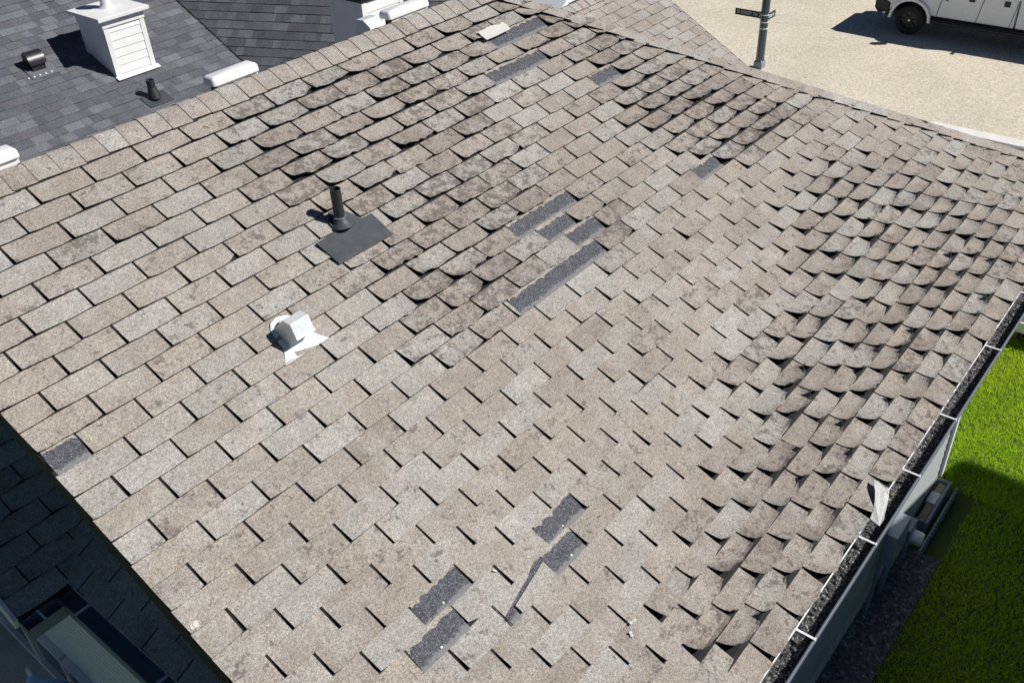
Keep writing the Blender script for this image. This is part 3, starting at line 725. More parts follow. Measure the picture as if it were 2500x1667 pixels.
o5 = lambda ox, oy, x, y: (ox + x / 5.872, oy + y / 5.872)
box_vent(o5(350, 0, 1010, 1262), o5(350, 0, 1680, 1003)); box_vent(o5(750, 0, 1180, 300), o5(750, 0, 1765, 75))
vl = at_y(*o5(350, 0, 1010, 1262), .62); vr = at_y(*o5(350, 0, 1680, 1003), .62)
pr_ = at_y(175 / 3.357, 1280 / 3.357, .62); pl_ = pr_ - (vr - vl); box_vent(proj(pl_), proj(pr_))
# small white hood in front of the near chimney
sm = bpy.data.objects.new('exhaust_vent', None); c_ = at_y(905, 62, .70); link(sm, house, (c_[0], .7, back_z(.7)))
m = MB(); c_ = c_ + np.array([0, 0, 0]); pfy = [(-.10, -.08), (-.07, .01), (.0, .055), (.08, .05), (.11, -.08)]
m.prism([(c_[0] - .075, .70 + a, c_[2] + b) for a, b in pfy], (.15, 0, 0)); m.build('hood', M['galv'], sm, bevel=.004)
m = MB(); m.tube([(c_[0], .71, back_z(.75) - .02), (c_[0], .71, c_[2] - .06)], .06, 20); m.build('collar', M['galv'], sm, sharp=40)

# ------------------------------------------------------------------ chimneys with lap boards
def span(P, d, xt):
    """distance along d from P until the pixel column xt is reached"""
    lo, hi = 0, 3.0
    s0 = proj(P)[0] < xt
    for _ in range(50):
        mid = (lo + hi) / 2
        if (proj(P + d * mid)[0] < xt) == s0: lo = mid
        else: hi = mid
    return lo
def chimney(parent, P, w, d, zb, zt, capz, mats, boards, flue=True, capdark=None, over=.080, capt=.05):
    """P: front left corner (x, y); front faces -y, left side faces -x"""
    ms, mt, mc = mats; X0, Y0 = P[0], P[1]; ch = bpy.data.objects.new('chimney', None); link(ch, parent, (X0 + w / 2, Y0 + d / 2, zb))
    b = MB(); b.box(X0 + .012, X0 + w - .012, Y0 + .012, Y0 + d - .012, zb, zt); b.build('core', ms, ch)
    tw = .055
    for (xa, ya) in ((X0, Y0), (X0 + w - tw, Y0), (X0, Y0 + d - tw), (X0 + w - tw, Y0 + d - tw)):
        t_ = MB(); t_.box(xa - .006, xa + tw + .006, ya - .006, ya + tw + .006, zb, zt - .10); t_.build('corner_trim', mt, ch)
    lap_boards('board', (X0 + tw + .006, Y0 + .012, zb), (1, 0, 0), None, (0, -1, 0), w - 2 * tw - .012, zb, zt - .10, boards, ms, ch, th=.010)
    lap_boards('board', (X0 + .012, Y0 + tw + .006, zb), (0, 1, 0), None, (-1, 0, 0), d - 2 * tw - .012, zb, zt - .10, boards, ms, ch, th=.010)
    f_ = MB(); f_.box(X0 - .016, X0 + w + .016, Y0 - .016, Y0 + d + .016, zt - .10, zt - .002); f_.build('frieze', capdark or mt, ch)
    c_ = MB(); c_.box(X0 - over, X0 + w + over, Y0 - over, Y0 + d + over, zt, zt + capt); c_.build('cap', mc, ch, bevel=.006)
    if flue:
        q = np.array([X0 + w * .52, Y0 + d * .55, zt + capt]); k = MB(); k.tube([q, q + (0, 0, .012), q + (0, 0, .05), q + (0, 0, .20)], [.12, .095, .068, .066], 20); k.build('flue', M['galv'], ch, sharp=40)
        k = MB(); k.tube([q + (0, 0, .21), q + (0, 0, .30)], [.10, .10], 20); k.tube([q + (0, 0, .19), q + (0, 0, .21)], [.02, .02], 8); k.build('flue_cap', M['galv'], ch, sharp=40)
    return ch
# near chimney on our own back slope
P2 = at_d(885, 30, 12.0); w2 = span(P2, np.array([1.0, 0, 0]), 982); d2 = span(P2, np.array([0, 1.0, 0]), 806)
chimney(house, P2, w2, d2, back_z(P2[1] + d2) - .1, P2[2] + .20, 0, (M['siding_w'], M['trim'], M['trim']), .125, capdark=M['blackmetal'], flue=True)

# ------------------------------------------------------------------ neighbour's house with the slate-grey roof
nb = empty('house', (3, 14, 0)); tag(nb, 'neighbouring house with dark slate-grey laminated shingle roof behind the ridge', 'house')
NK = math.tan(math.radians(22.6)); nl = math.hypot(1, NK); NP = at_d(288, 193, 14.0)
N1n = np.array([0, -NK, 1]) / nl; N1d = np.array([0, -1, -NK]) / nl; N1x = np.array([1.0, 0, 0])
VA, VB = on_plane(432, 3, NP, N1n), on_plane(596, 155, NP, N1n); vd = (VB - VA) / np.linalg.norm(VB - VA)
# direction of the courses of the second slope: horizontal, slope +.047 in the picture
Pm = on_plane(520, 85, NP, N1n); best = min(np.radians(np.arange(-89, -20, .5)), key=lambda a: abs((lambda q, p: (q[1] - p[1]) / (q[0] - p[0]) - .047)(proj(Pm + .3 * np.array([math.cos(a), math.sin(a), 0])), proj(Pm))))
N2x = np.array([math.cos(best), math.sin(best), 0]); N2n = np.cross(N2x, vd); N2n = N2n if N2n[2] > 0 else -N2n; N2n /= np.linalg.norm(N2n)
N2d = np.cross(N2n, N2x); N2d = N2d if N2d[2] < 0 else -N2d
def at_valley(t): return VA + vd * t
tTop, tBot = -3.2, 3.4
dk = MB(); vt0, vb0 = at_valley(tTop), at_valley(tBot)
dk.prism([vt0, vb0, vb0 - N1x * 16, vt0 - N1x * 16], -N1n * .05); n1 = dk.build('roof', M['felt'], nb)
dk = MB(); dk.prism([vt0, vb0, vb0 + N2x * 5.5, vt0 + N2x * 5.5], -N2n * .05); n2 = dk.build('roof', M['felt'], nb)
SL = [(.112, .120, .137), (.126, .134, .151), (.100, .107, .123), (.138, .146, .162), (.120, .123, .138), (.160, .170, .190), (.108, .116, .136)]
lam = []
def laminate(Po, ax, dnv, nrm, expo, sgn, parent, rows, length, offs, wmin=.09, wmax=.27, inside=None, thick=.004):
    for r in range(*rows):
        s_ = offs(r); s0 = s_
        while s_ < s0 + length:
            w = random.uniform(wmin, wmax); hi = random.random() < .5
            a_, b_ = s_, s_ + w; s_ += w
            vb = r * expo; q = [Po + ax * (sgn * a_) + dnv * vb, Po + ax * (sgn * b_) + dnv * vb, Po + ax * (sgn * b_) + dnv * (vb - expo), Po + ax * (sgn * a_) + dnv * (vb - expo)]
            ar_, cx, cy = area_of(q)
            if ar_ <= 0 or not inside(cx, cy): continue
            tint = random.choice(SL if random.random() < .9 else SL[5:6]); k = random.uniform(.92, 1.08); tint = tuple(c * k for c in tint)
            t0 = .0015; t1 = .009 + (thick if hi else 0)
            lo = [q[0] + nrm * t1 + dnv * random.gauss(0, .0015), q[1] + nrm * t1, q[2] + nrm * (t0 + (thick * .6 if hi else 0)) - dnv * .02, q[3] + nrm * (t0 + (thick * .6 if hi else 0)) - dnv * .02]
            mb = MB(); mb.prism(lo, -nrm * .006); mb.c = [(*tint, 1)] * len(mb.v); lam.append((ar_, parent, mb))
ridge_line = lambda x: 430 - x * .3627      # picture line of our ridge: nothing of the neighbour shows below it
vis = lambda x, y: -40 < x < 1120 and -40 < y < ridge_line(x) + 45
laminate(VA, N1x, N1d, N1n, .143, -1, n1, (-16, 42), 9.0, lambda r: -(vd[0] / (vd @ N1d)) * r * .143 - random.uniform(.05, .2), inside=vis)
e2 = .137
laminate(VA, N2x, N2d, N2n, e2, 1, n2, (-6, 16), 5.2, lambda r: ((vd @ N2x) / (vd @ N2d)) * r * e2 - random.uniform(.22, .35), inside=vis, wmin=.08, wmax=.24, thick=.002)
lam.sort(key=lambda q: -q[0])
for (a, par_, mb) in lam[:300]: mb.build('shingle', M['lam'], par_)
rest = {}
for (a, par_, mb) in lam[300:]:
    R_ = rest.setdefault(par_.name, (par_, MB()))[1]; b = len(R_.v); R_.v += mb.v; R_.c += mb.c; R_.f += [tuple(i + b for i in f) for f in mb.f]; R_.m += mb.m
for nm, (par_, R_) in rest.items():
    o = R_.build('shingles', M['lam'], par_); o['kind'] = 'stuff'
# valley flashing line
vf = MB(); vf.obox(vt0 + N1n * .012 - N1x * .012, N1x * .024, vb0 - vt0, N1n * .004); vf.build('valley_edge', M['felt'], nb)
wl2 = MB(); wl2.box(vb0[0] - 14, vb0[0] + 1.5, vb0[1] + .6, vt0[1] + 1.5, 0, vb0[2] - .1); wl2.build('wall', M['siding'], nb)
# white chimney
P1 = NP.copy(); w1 = span(P1, np.array([1.0, 0, 0]), 380.5); d1 = span(P1, np.array([0, 1.0, 0]), 209); d1 = w1 * 1.04
zt1 = P1[2] + .80
lo, hi = .3, 1.5
for _ in range(40):
    mid = (lo + hi) / 2
    if proj(P1 + np.array([0, 0, mid]))[1] > 62: lo = mid
    else: hi = mid
chimney(nb, P1, w1, d1, P1[2] - .06, P1[2] + lo + .05, 0, (M['siding_w'], M['trim'], M['trim']), .108)
fl = MB(); fl.obox(P1 + np.array([-.03, -.075, -.02]) + N1n * .02, N1x * (w1 + .06), N1d * -.08, N1n * .004); fl.build('flashing', M['white_metal'], nb)
# black dome vent
q0 = on_plane(74, 176, NP, N1n); dv = bpy.data.objects.new('roof_vent', None); link(dv, nb, q0)
m = MB(); poly = []
for k in range(13):
    an = math.pi * k / 12; poly.append(q0 + N1d * (.10 * math.cos(an)) + np.array([0, 0, 1]) * (.11 + .11 * math.sin(an)) + N1d * (-.02))
poly.append(q0 + N1d * -.12 + (0, 0, .03)); m.prism(poly, N1x * .22); m.build('hood', M['blackmetal'], dv, sharp=35)
m = MB(); m.obox(q0 + N1x * .02 + N1n * -.02 - N1d * .08, N1x * .18, N1d * .14, (0, 0, .13)); m.build('base', M['blackplastic'], dv)
m = MB(); m.obox(q0 - N1x * .06 - N1d * .18 + N1n * .016, N1x * .36, N1d * .36, N1n * .003); m.build('flashing', M['slate'], dv)
for k in range(5):
    qn = on_plane(71 + k * 14, 196 - k * 4.4, NP, N1n); m = MB(); m.tube([qn + N1n * .018, qn + N1n * .026], .012, 8); m.build('screw_head', M['trim'], dv)
# plumbing vent of the neighbour
q0 = on_plane(380, 243, NP, N1n); pvn = bpy.data.objects.new('plumbing_vent', None); link(pvn, nb, q0)
m = MB(); m.obox(q0 - N1x * .17 - N1d * .10 + N1n * .016, N1x * .36, N1d * .24, N1n * .003); m.build('flashing', M['rubber'], pvn)
zz = np.array([0, 0, 1.0]); m = MB(); m.tube([q0 + N1n * .016, q0 + zz * .10 - N1d * .01, q0 + zz * .15 - N1d * .02], [.085, .068, .058], 20); m.build('boot', M['pipe'], pvn, sharp=40)
m = MB(); b1 = q0 - N1d * .02; vv = []
for (r_, z_) in ((.052, .14), (.052, .235), (.056, .235), (.056, .255), (.047, .255), (.047, .16)): vv += [b1 + (r_ * math.cos(2 * math.pi * j / 20), r_ * math.sin(2 * math.pi * j / 20), z_) for j in range(20)]
ff = [(k * 20 + j, k * 20 + (j + 1) % 20, (k + 1) * 20 + (j + 1) % 20, (k + 1) * 20 + j) for k in range(5) for j in range(20)] + [tuple(100 + j for j in range(20))]
m.add(vv, ff); m.build('pipe', M['pipe'], pvn, sharp=40)

# ------------------------------------------------------------------ house to the south: added out of frame, shaped to shade the lawn
sh = empty('house', (8, -11, 0)); tag(sh, 'unseen house to the south, shaped to cast the shade over the side lawn', 'house')
h_e = 4.8; ec = np.array([12.1, -7.7, h_e]); ed = np.array([0, -1.0, 0]); ew = np.array([-1.0, 0, 0]); sl_ = .42
cnr = [ec, ec + ed * 9, ec + ed * 9 + ew * 5 + np.array([0, 0, 5 * sl_]), ec + ew * 5 + np.array([0, 0, 5 * sl_])]
m = MB(); m.prism(cnr, (0, 0, -.12)); m.build('roof', M['lam'] if False else M['felt'], sh)
c2 = [ec + ew * 5 + np.array([0, 0, 5 * sl_]), ec + ed * 9 + ew * 5 + np.array([0, 0, 5 * sl_]), ec + ed * 9 + ew * 10, ec + ew * 10]
m = MB(); m.prism(c2, (0, 0, -.12)); m.build('roof', M['felt'], sh)
m = MB(); b0_ = ec + ed * .5 + ew * .5; m.prism([(*(b0_ + ed * a + ew * b)[:2], 0) for a, b in ((0, 0), (8, 0), (8, 9), (0, 9))], (0, 0, h_e - .75)); m.build('wall', M['siding_b'], sh)
gm = MB(); gm.prism([(*(b0_ + ew * b)[:2], z) for b, z in ((0, h_e - .75), (9.0, h_e - .75), (4.5, h_e + 1.75), (0, h_e - .1))], ed * .2); gm.build('gable', M['siding_b'], sh)

# ------------------------------------------------------------------ things along the wall
YF = YW - .012
def box_on_wall(name, x0_, x1_, d, z0_, z1_, mat, parent, bevel=.008):
    m = MB(); m.box(x0_, x1_, YF - d, YF + .02, z0_, z1_); return m.build(name, mat, parent, bevel=bevel)
em = bpy.data.objects.new('electric_meter', None); link(em, house, (6.6, YF, .4))
box_on_wall('panel_box', 6.30, 6.72, .12, .55, 1.05, M['siding_b'], em)
box_on_wall('meter_base', 6.80, 7.05, .14, .42, .74, M['grey_metal'], em)
m = MB(); m.tube([(6.92, YF - .14, .58), (6.92, YF - .24, .58), (6.92, YF - .27, .58)], [.085, .085, .07], 20); m.build('meter_dial', M['galv'], em, sharp=40)
m = MB(); m.tube([(6.55, YF - .05, .55), (6.45, YF - .05, .2), (6.45, YF - .05, .0)], .035, 10); m.build('conduit', M['grey_metal'], em)
m = MB(); m.tube([(6.10, YF - .04, .75), (6.05, YF - .05, .3), (6.0, YF - .05, .0)], .022, 10); m.build('conduit', M['grey_metal'], em)
# window well
wwl = bpy.data.objects.new('window_well', None); link(wwl, house, (8.0, YF - .2, 0))
wx0, wx1, wd = 7.55, 8.45, .17
m = MB(); m.box(wx0, wx1, YF - wd, YF - wd + .04, .0, .26); m.box(wx0, wx0 + .04, YF - wd + .041, YF, .0, .26); m.box(wx1 - .04, wx1, YF - wd + .041, YF, .0, .26); m.build('well_rim', M['grey_metal'], wwl, bevel=.008)
n = 22
for k in range(n):
    xx = wx0 + .05 + (wx1 - wx0 - .12) * k / n
    if 9 <= k <= 13: continue
    m = MB(); m.tube([(xx + .02, YF - wd + .06, .20), (xx + .02, YF - .03, .22)], .022, 8); m.build('liner_rib', M['cream'], wwl)
m = MB(); m.box(wx0 + .05, wx1 - .05, YF - wd + .05, YF - .004, .08, .14); m.build('well_floor', M['cream'], wwl)
m = MB(); m.box(wx0 + .40, wx0 + .62, YF - wd + .05, YF - .006, .18, .24); m.build('window', M['trim'], wwl)
lt = bpy.data.objects.new('lattice_screen', None)
lx = bpy.data.objects.new('lattice_screen', None); link(lx, None, (7.8, YF - .25, 0)); tag(lx, 'low grey lattice screen standing in front of the window well', 'lattice')
for k in range(19):
    xx = 7.15 + k * .07; m = MB(); m.box(xx, xx + .022, YF - .255, YF - .240, 0, .20); m.build('slat', M['siding_b'], lx)
for zz_ in (.03, .10, .17): m = MB(); m.box(7.13, 8.46, YF - .238, YF - .226, zz_, zz_ + .020); m.build('rail', M['siding_b'], lx)
# deck step at the far corner
dx = at_z(2480, 790, .35)
dkk = empty('deck', (dx[0] + 1.2, YF + .2, 0)); tag(dkk, 'white-edged front deck at the far corner of the house', 'deck')
for k in range(8):
    m = MB(); m.box(dx[0] + .03 + k * .15, dx[0] + .17 + k * .15, YF - 1.2, YF + 1.4, .36, .39); m.build('plank', M['wood'], dkk)
m = MB(); m.box(dx[0] - .01, dx[0] + .028, YF - 1.22, YF + 1.4, .22, .395); m.build('edge_board', M['trim'], dkk)
for yy in (YF - 1.1, YF + .2, YF + 1.3): m = MB(); m.box(dx[0] + .06, dx[0] + .15, yy - .045, yy + .045, 0, .359); m.build('post', M['wood'], dkk)

# gravel strip along the wall, lawn blades
gv = MB(); YG = CAM[1] + .1235 * CAM[2]
gv.add([(XW0, YF + .02, .006), (7.3, YF + .02, .006), (7.3, YG, .006), (XW0, YG, .006)], [(0, 3, 2, 1)]); struct('gravel_bed', gv, M['gravel'])
st = MB()
for _ in range(5200):
    x, y = RNG.uniform(1.8, 7.3), RNG.uniform(YG, YF); r_ = RNG.uniform(.008, .02); p = np.array([x, y, .008]); j = RNG.uniform(.6, 1.3, 6) * r_
    st.add([p + (j[0], 0, 0), p + (0, j[1], 0), p - (j[2], 0, 0), p - (0, j[3], 0), p + (0, 0, j[4])], [(0, 1, 4), (1, 2, 4), (2, 3, 4), (3, 0, 4)])
o = st.build('gravel', M['gravel']); o['kind'] = 'stuff'; tag(o, 'loose grey gravel along the foot of the wall', 'gravel')
def blades(n, xr, yr, hmin, hmax):
    x = RNG.uniform(*xr, n); y = RNG.uniform(*yr, n); h = RNG.uniform(hmin, hmax, n); a = RNG.uniform(0, 2 * np.pi, n); w = RNG.uniform(.003, .006, n)
    lean = RNG.uniform(.15, .9, n) * h; b = RNG.uniform(0, 2 * np.pi, n)
    V = np.zeros((n, 4, 3)); dx_, dy_ = np.cos(a) * w, np.sin(a) * w
    V[:, 0] = np.stack([x - dx_, y - dy_, np.zeros(n)], 1); V[:, 1] = np.stack([x + dx_, y + dy_, np.zeros(n)], 1)
    mx, my = x + np.cos(b) * lean * .4, y + np.sin(b) * lean * .4
    V[:, 2] = np.stack([mx + dx_ * .8, my + dy_ * .8, h * .6], 1); V[:, 3] = np.stack([x + np.cos(b) * lean, y + np.sin(b) * lean, h], 1)
    g_ = RNG.uniform(0, 1, n); dry = RNG.uniform(0, 1, n) < .10; patch = .5 + .5 * np.sin(x * 2.3 + 1.7 * np.sin(y * 1.9)) * np.sin(y * 2.9 + x)
    Cc = np.stack([.36 + .30 * g_ + .14 * patch, .60 + .30 * g_ + .06 * patch, .02 + .06 * g_, np.ones(n)], 1); Cc[dry, :3] = (.36, .34, .16)
    return V, Cc
Vl, Cl = [], []
for args in ((90000, (8.6, 13.6), (-5.6, -2.2), .03, .075), (42000, (4.6, 9.0), (-6.4, YG - .02), .03, .07)):
    a, b = blades(*args); Vl.append(a); Cl.append(b)
V = np.concatenate(Vl); Cc = np.concatenate(Cl); n = len(V)
me = bpy.data.meshes.new('grass'); me.vertices.add(n * 4); me.vertices.foreach_set('co', V.reshape(-1)); me.loops.add(n * 6); me.polygons.add(n * 2)
idx = np.arange(n)[:, None] * 4; me.loops.foreach_set('vertex_index', np.concatenate([idx + 0, idx + 1, idx + 2, idx + 0, idx + 2, idx + 3], 1).ravel())
me.polygons.foreach_set('loop_start', np.arange(n * 2) * 3); me.update(calc_edges=True)
at_ = me.color_attributes.new('tint', 'FLOAT_COLOR', 'POINT'); at_.data.foreach_set('color', np.repeat(Cc, 4, 0).ravel()); me.materials.append(M['grass'])
go = bpy.data.objects.new('grass', me); COL.objects.link(go); go['kind'] = 'stuff'; tag(go, 'green lawn grass beside the house', 'grass')

# ------------------------------------------------------------------ street lamp post with name signs
PB = at_z(1853, 166, 0); sp = empty('sign_post', (PB[0], PB[1], 0)); tag(sp, 'dark octagonal street post carrying two black street-name signs', 'sign post')
def octa(mb, zs, rs, seg=8):
    v = []
    for z_, r_ in zip(zs, rs): v += [(PB[0] + r_ * math.cos(2 * math.pi * (j + .5) / seg), PB[1] + r_ * math.sin(2 * math.pi * (j + .5) / seg), z_) for j in range(seg)]
    f = [(k * seg + j, k * seg + (j + 1) % seg, (k + 1) * seg + (j + 1) % seg, (k + 1) * seg + j) for k in range(len(zs) - 1) for j in range(seg)] + [tuple((len(zs) - 1) * seg + j for j in range(seg)), tuple(range(seg))[::-1]]
    mb.add(v, f)
pxw = F / (np.linalg.norm(PB - CAM)); pr0 = 17.5 / pxw / 2
m = MB(); octa(m, (.0, 6.5), (pr0 * 1.08, pr0 * .8)); m.build('pole', M['pole'], sp)
m = MB(); octa(m, (.0, .18, .22), (pr0 * 1.6, pr0 * 1.6, pr0 * 1.2), 4); m.build('base', M['grey_metal'], sp, bevel=.01)
def z_on_pole(y): return at_d(1862, y, 1)[2] and (CAM + ray(1856, y) * ((PB - CAM) @ np.array([RIGHT[1] * 0 + FWD[0], FWD[1], 0]) / (ray(1856, y) @ np.array([FWD[0], FWD[1], 0]))))[2]
for yy in (36.5, 54, 69.5):
    z_ = z_on_pole(yy); m = MB(); octa(m, (z_ - .012, z_ + .012), (pr0 * 1.07, pr0 * 1.07)); m.build('band', M['white_metal'], sp)
z1 = z_on_pole(34.5); bl = 58 / 80.0 / 1.0 * 1.0
Lb = span(np.array([PB[0], PB[1] + pr0, z1]), np.array([0, 1.0, 0]), 1796); hb = .165
m = MB(); m.box(PB[0] - .008, PB[0] + .008, PB[1] + pr0 + .02, PB[1] + pr0 + Lb, z1 - hb / 2 - .06, z1 + hb / 2 - .06); blade1 = m.build('sign_blade', M['signblack'], sp)
m = MB(); m.box(PB[0] - .02, PB[0] + .02, PB[1] + pr0 * .8, PB[1] + pr0 + .05, z1 - hb / 2 - .07, z1 + hb / 2 - .05); m.build('bracket', M['grey_metal'], sp)
def text_mesh(txt, size, name, mat, parent, origin, xdir, ydir, sx=1.0):
    cu = bpy.data.curves.new(name, 'FONT'); cu.body = txt; cu.size = size; cu.align_x = 'CENTER'; cu.align_y = 'CENTER'; cu.extrude = .001
    to = bpy.data.objects.new(name + '_tmp', cu); COL.objects.link(to); dg = bpy.context.evaluated_depsgraph_get(); dg.update()
    me_ = bpy.data.meshes.new_from_object(to.evaluated_get(dg)); bpy.data.objects.remove(to)
    xd, yd = np.asarray(xdir, float), np.asarray(ydir, float); nd_ = np.cross(xd, yd)
    co = np.zeros(len(me_.vertices) * 3); me_.vertices.foreach_get('co', co); co = co.reshape(-1, 3); co = co[:, :1] * sx * xd + co[:, 1:2] * yd + co[:, 2:] * nd_
    me_.vertices.foreach_set('co', co.ravel()); me_.materials.clear(); me_.materials.append(mat); me_.name = name; me_.update()
    return link(bpy.data.objects.new(name, me_), parent, origin)
text_mesh('90 STREET SW', .125, 'lettering', M['signwhite'], blade1, (PB[0] - .0105, PB[1] + pr0 + Lb * .53, z1 - .06), (0, -1, 0), (0, 0, 1), .78)
z2 = z_on_pole(42)
L2 = span(np.array([PB[0] + pr0, PB[1], z2]), np.array([1.0, 0, 0]), 1893)
m = MB(); m.box(PB[0] + pr0 + .02, PB[0] + pr0 + L2, PB[1] - .008, PB[1] + .008, z2 - hb / 2 - .06, z2 + hb / 2 - .06); blade2 = m.build('sign_blade', M['signblack'], sp)
xq = PB[0] + pr0 + L2 * .14
for k in range(10):                          # the second name is too small to read: blurred white strokes
    if k in (7,): xq += L2 * .05; continue
    m = MB(); m.box(xq, xq + L2 * .045, PB[1] - .0105, PB[1] - .0085, z2 - .10, z2 - .10 + (.075 if k % 3 else .09)); m.build('lettering', M['signwhite'], blade2); xq += L2 * .075

# ------------------------------------------------------------------ pickup truck at the far kerb
TP = at_z(2211, 86, 0); TX, TY = TP[0], TP[1]
tr = empty('pickup_truck', (TX + 1, TY - 1.9, 0)); tag(tr, 'white crew-cab pickup truck with black wheels parked at the far kerb', 'truck')
def T(l, w, h): return np.array([TX + w, TY - l, h])    # l rearwards from the front axle, w away from the near side
RAD = .405; AR = .53
def arch(c, up=True, n=10, r=AR): return [(c + r * math.cos(math.pi * k / n), RAD + .02 + r * math.sin(math.pi * k / n)) for k in range(n + 1)]
WB = 3.97; W0, W1 = .0, 2.02
sill = .60
lower = [(-.86, .62), (-.90, .95), (-.86, 1.16), (-.70, 1.27), (.2, 1.34), (.62, 1.38), (2.72, 1.40), (2.72, sill)] + [(.60, sill)] + [(x, z) for x, z in arch(0) if z > sill - .02][0:]
def body(name, prof, w0, w1, mat, parent, inset=None, bevel=.035):
    m = MB(); n = len(prof); A_ = [T(l, w0, h) for l, h in prof]; B_ = [T(l, w1, h) for l, h in prof]
    m.prism(A_, np.array([w1 - w0, 0, 0])); return m.build(name, mat, parent, bevel=bevel)
cabp = [(-.86, .62), (-.90, .95), (-.86, 1.16), (-.70, 1.27), (.2, 1.34), (.62, 1.38), (2.72, 1.40), (2.72, sill), (.56, sill)] + [(l, h) for l, h in arch(0)[1:-1] if h > sill] + [(-.56, .62)]
body('body', cabp, .06, W1 - .06, M['carwhite'], tr)
bedp = [(2.76, 1.40), (5.15, 1.42), (5.18, .72), (WB + .56, .66)] + [(l + 0, h) for l, h in arch(WB)[1:-1] if h > sill] + [(WB - .56, sill), (2.76, sill)]
body('bed', bedp, .06, W1 - .06, M['carwhite'], tr)
gh = MB(); lowr = [(.62, 1.375), (2.72, 1.395)]; n0_ = len(gh.v)
bt = [T(.60, .10, 1.37), T(2.70, .10, 1.39), T(2.70, W1 - .10, 1.39), T(.60, W1 - .10, 1.37)]; tp = [T(1.30, .24, 1.98), T(2.55, .24, 1.98), T(2.55, W1 - .24, 1.98), T(1.30, W1 - .24, 1.98)]
gh.add(bt + tp, [(3, 2, 1, 0), (4, 5, 6, 7), (0, 1, 5, 4), (1, 2, 6, 5), (2, 3, 7, 6), (3, 0, 4, 7)]); gh.build('cab', M['carwhite'], tr, bevel=.05)
def cabpt(l, s_):   # a point on the near cab side; s_ 0 at belt, 1 at roof
    lo_ = .60 + (1.30 - .60) * s_; hi_ = 2.70 - .15 * s_
    return T(lo_ + (hi_ - lo_) * l, .10 + .14 * s_ - .012, 1.38 + .60 * s_)
for (a, b) in ((.13, .47), (.53, .86)):
    m = MB(); m.prism([cabpt(a, .03), cabpt(b, .03), cabpt(b, .84), cabpt(a + .03, .84)], (.008, 0, 0)); m.build('window', M['glass'], tr)
m = MB(); m.prism([T(.655, .20, 1.45), T(.655, W1 - .20, 1.45), T(1.20, W1 - .30, 1.92), T(1.20, .30, 1.92)], (0, .012, .008)); m.build('windshield', M['glass'], tr)
for l in (.70, 1.76, 2.62):
    m = MB(); m.obox(T(l - .006, .045, sill + .03), (0, -.012, 0), (.012, 0, 0), (0, -.12 * (1 if l < 2 else 1), .76)); m.build('door_seam', M['blackplastic'], tr)
for l in (1.55, 2.45):
    m = MB(); m.box(TX + .035, TX + .065, TY - l - .075, TY - l + .075, 1.13, 1.27); m.build('door_handle', M['blackplastic'], tr, bevel=.01)
m = MB(); m.obox(T(.82, .048, 1.10), (0, -.16, 0), (.012, 0, 0), (0, 0, .02)); m.obox(T(.86, .05, 1.06), (0, -.09, 0), (.01, 0, 0), (0, 0, .10)); m.build('badge', M['grey_metal'], tr)
m = MB(); m.prism([T(2.98, .052, .98), T(3.22, .052, .99), T(3.22, .052, 1.16), T(2.98, .052, 1.15)], (.006, 0, 0)); m.build('fuel_door', M['siding_w'], tr, bevel=.003)
m = MB(); m.tube([T(.62, -.02, .50), T(.75, -.05, .49), T(3.2, -.05, .49), T(3.3, -.02, .50)], .055, 12); m.build('step_bar', M['blackplastic'], tr, sharp=50)
m = MB(); m.box(TX + .05, TX + .30, TY - .60, TY - .585, .18, .62); m.build('mud_flap', M['blackplastic'], tr)
m = MB(); m.prism([T(-.62, .03, .55), T(-.92, .03, .48), T(-1.06, .10, .60), T(-1.06, .10, .86), T(-.90, .03, .95), T(-.60, .03, .80)], (W1 - .06, 0, 0)); m.build('bumper', M['blackplastic'], tr, bevel=.03)
m = MB(); m.tube([T(-1.07, .35, .75), T(-1.12, .35, .74), T(-1.12, .42, .74), T(-1.07, .42, .75)], .018, 8); m.build('tow_hook', M['blackplastic'], tr)
m = MB(); m.box(TX + .2, TX + W1 - .2, TY + .895, TY + .93, .92, 1.18); m.build('grille', M['blackplastic'], tr)
for w in (.10, W1 - .32): m = MB(); m.box(TX + w, TX + w + .22, TY + .84, TY + .925, .98, 1.20); m.build('headlight', M['chrome'], tr, bevel=.02)
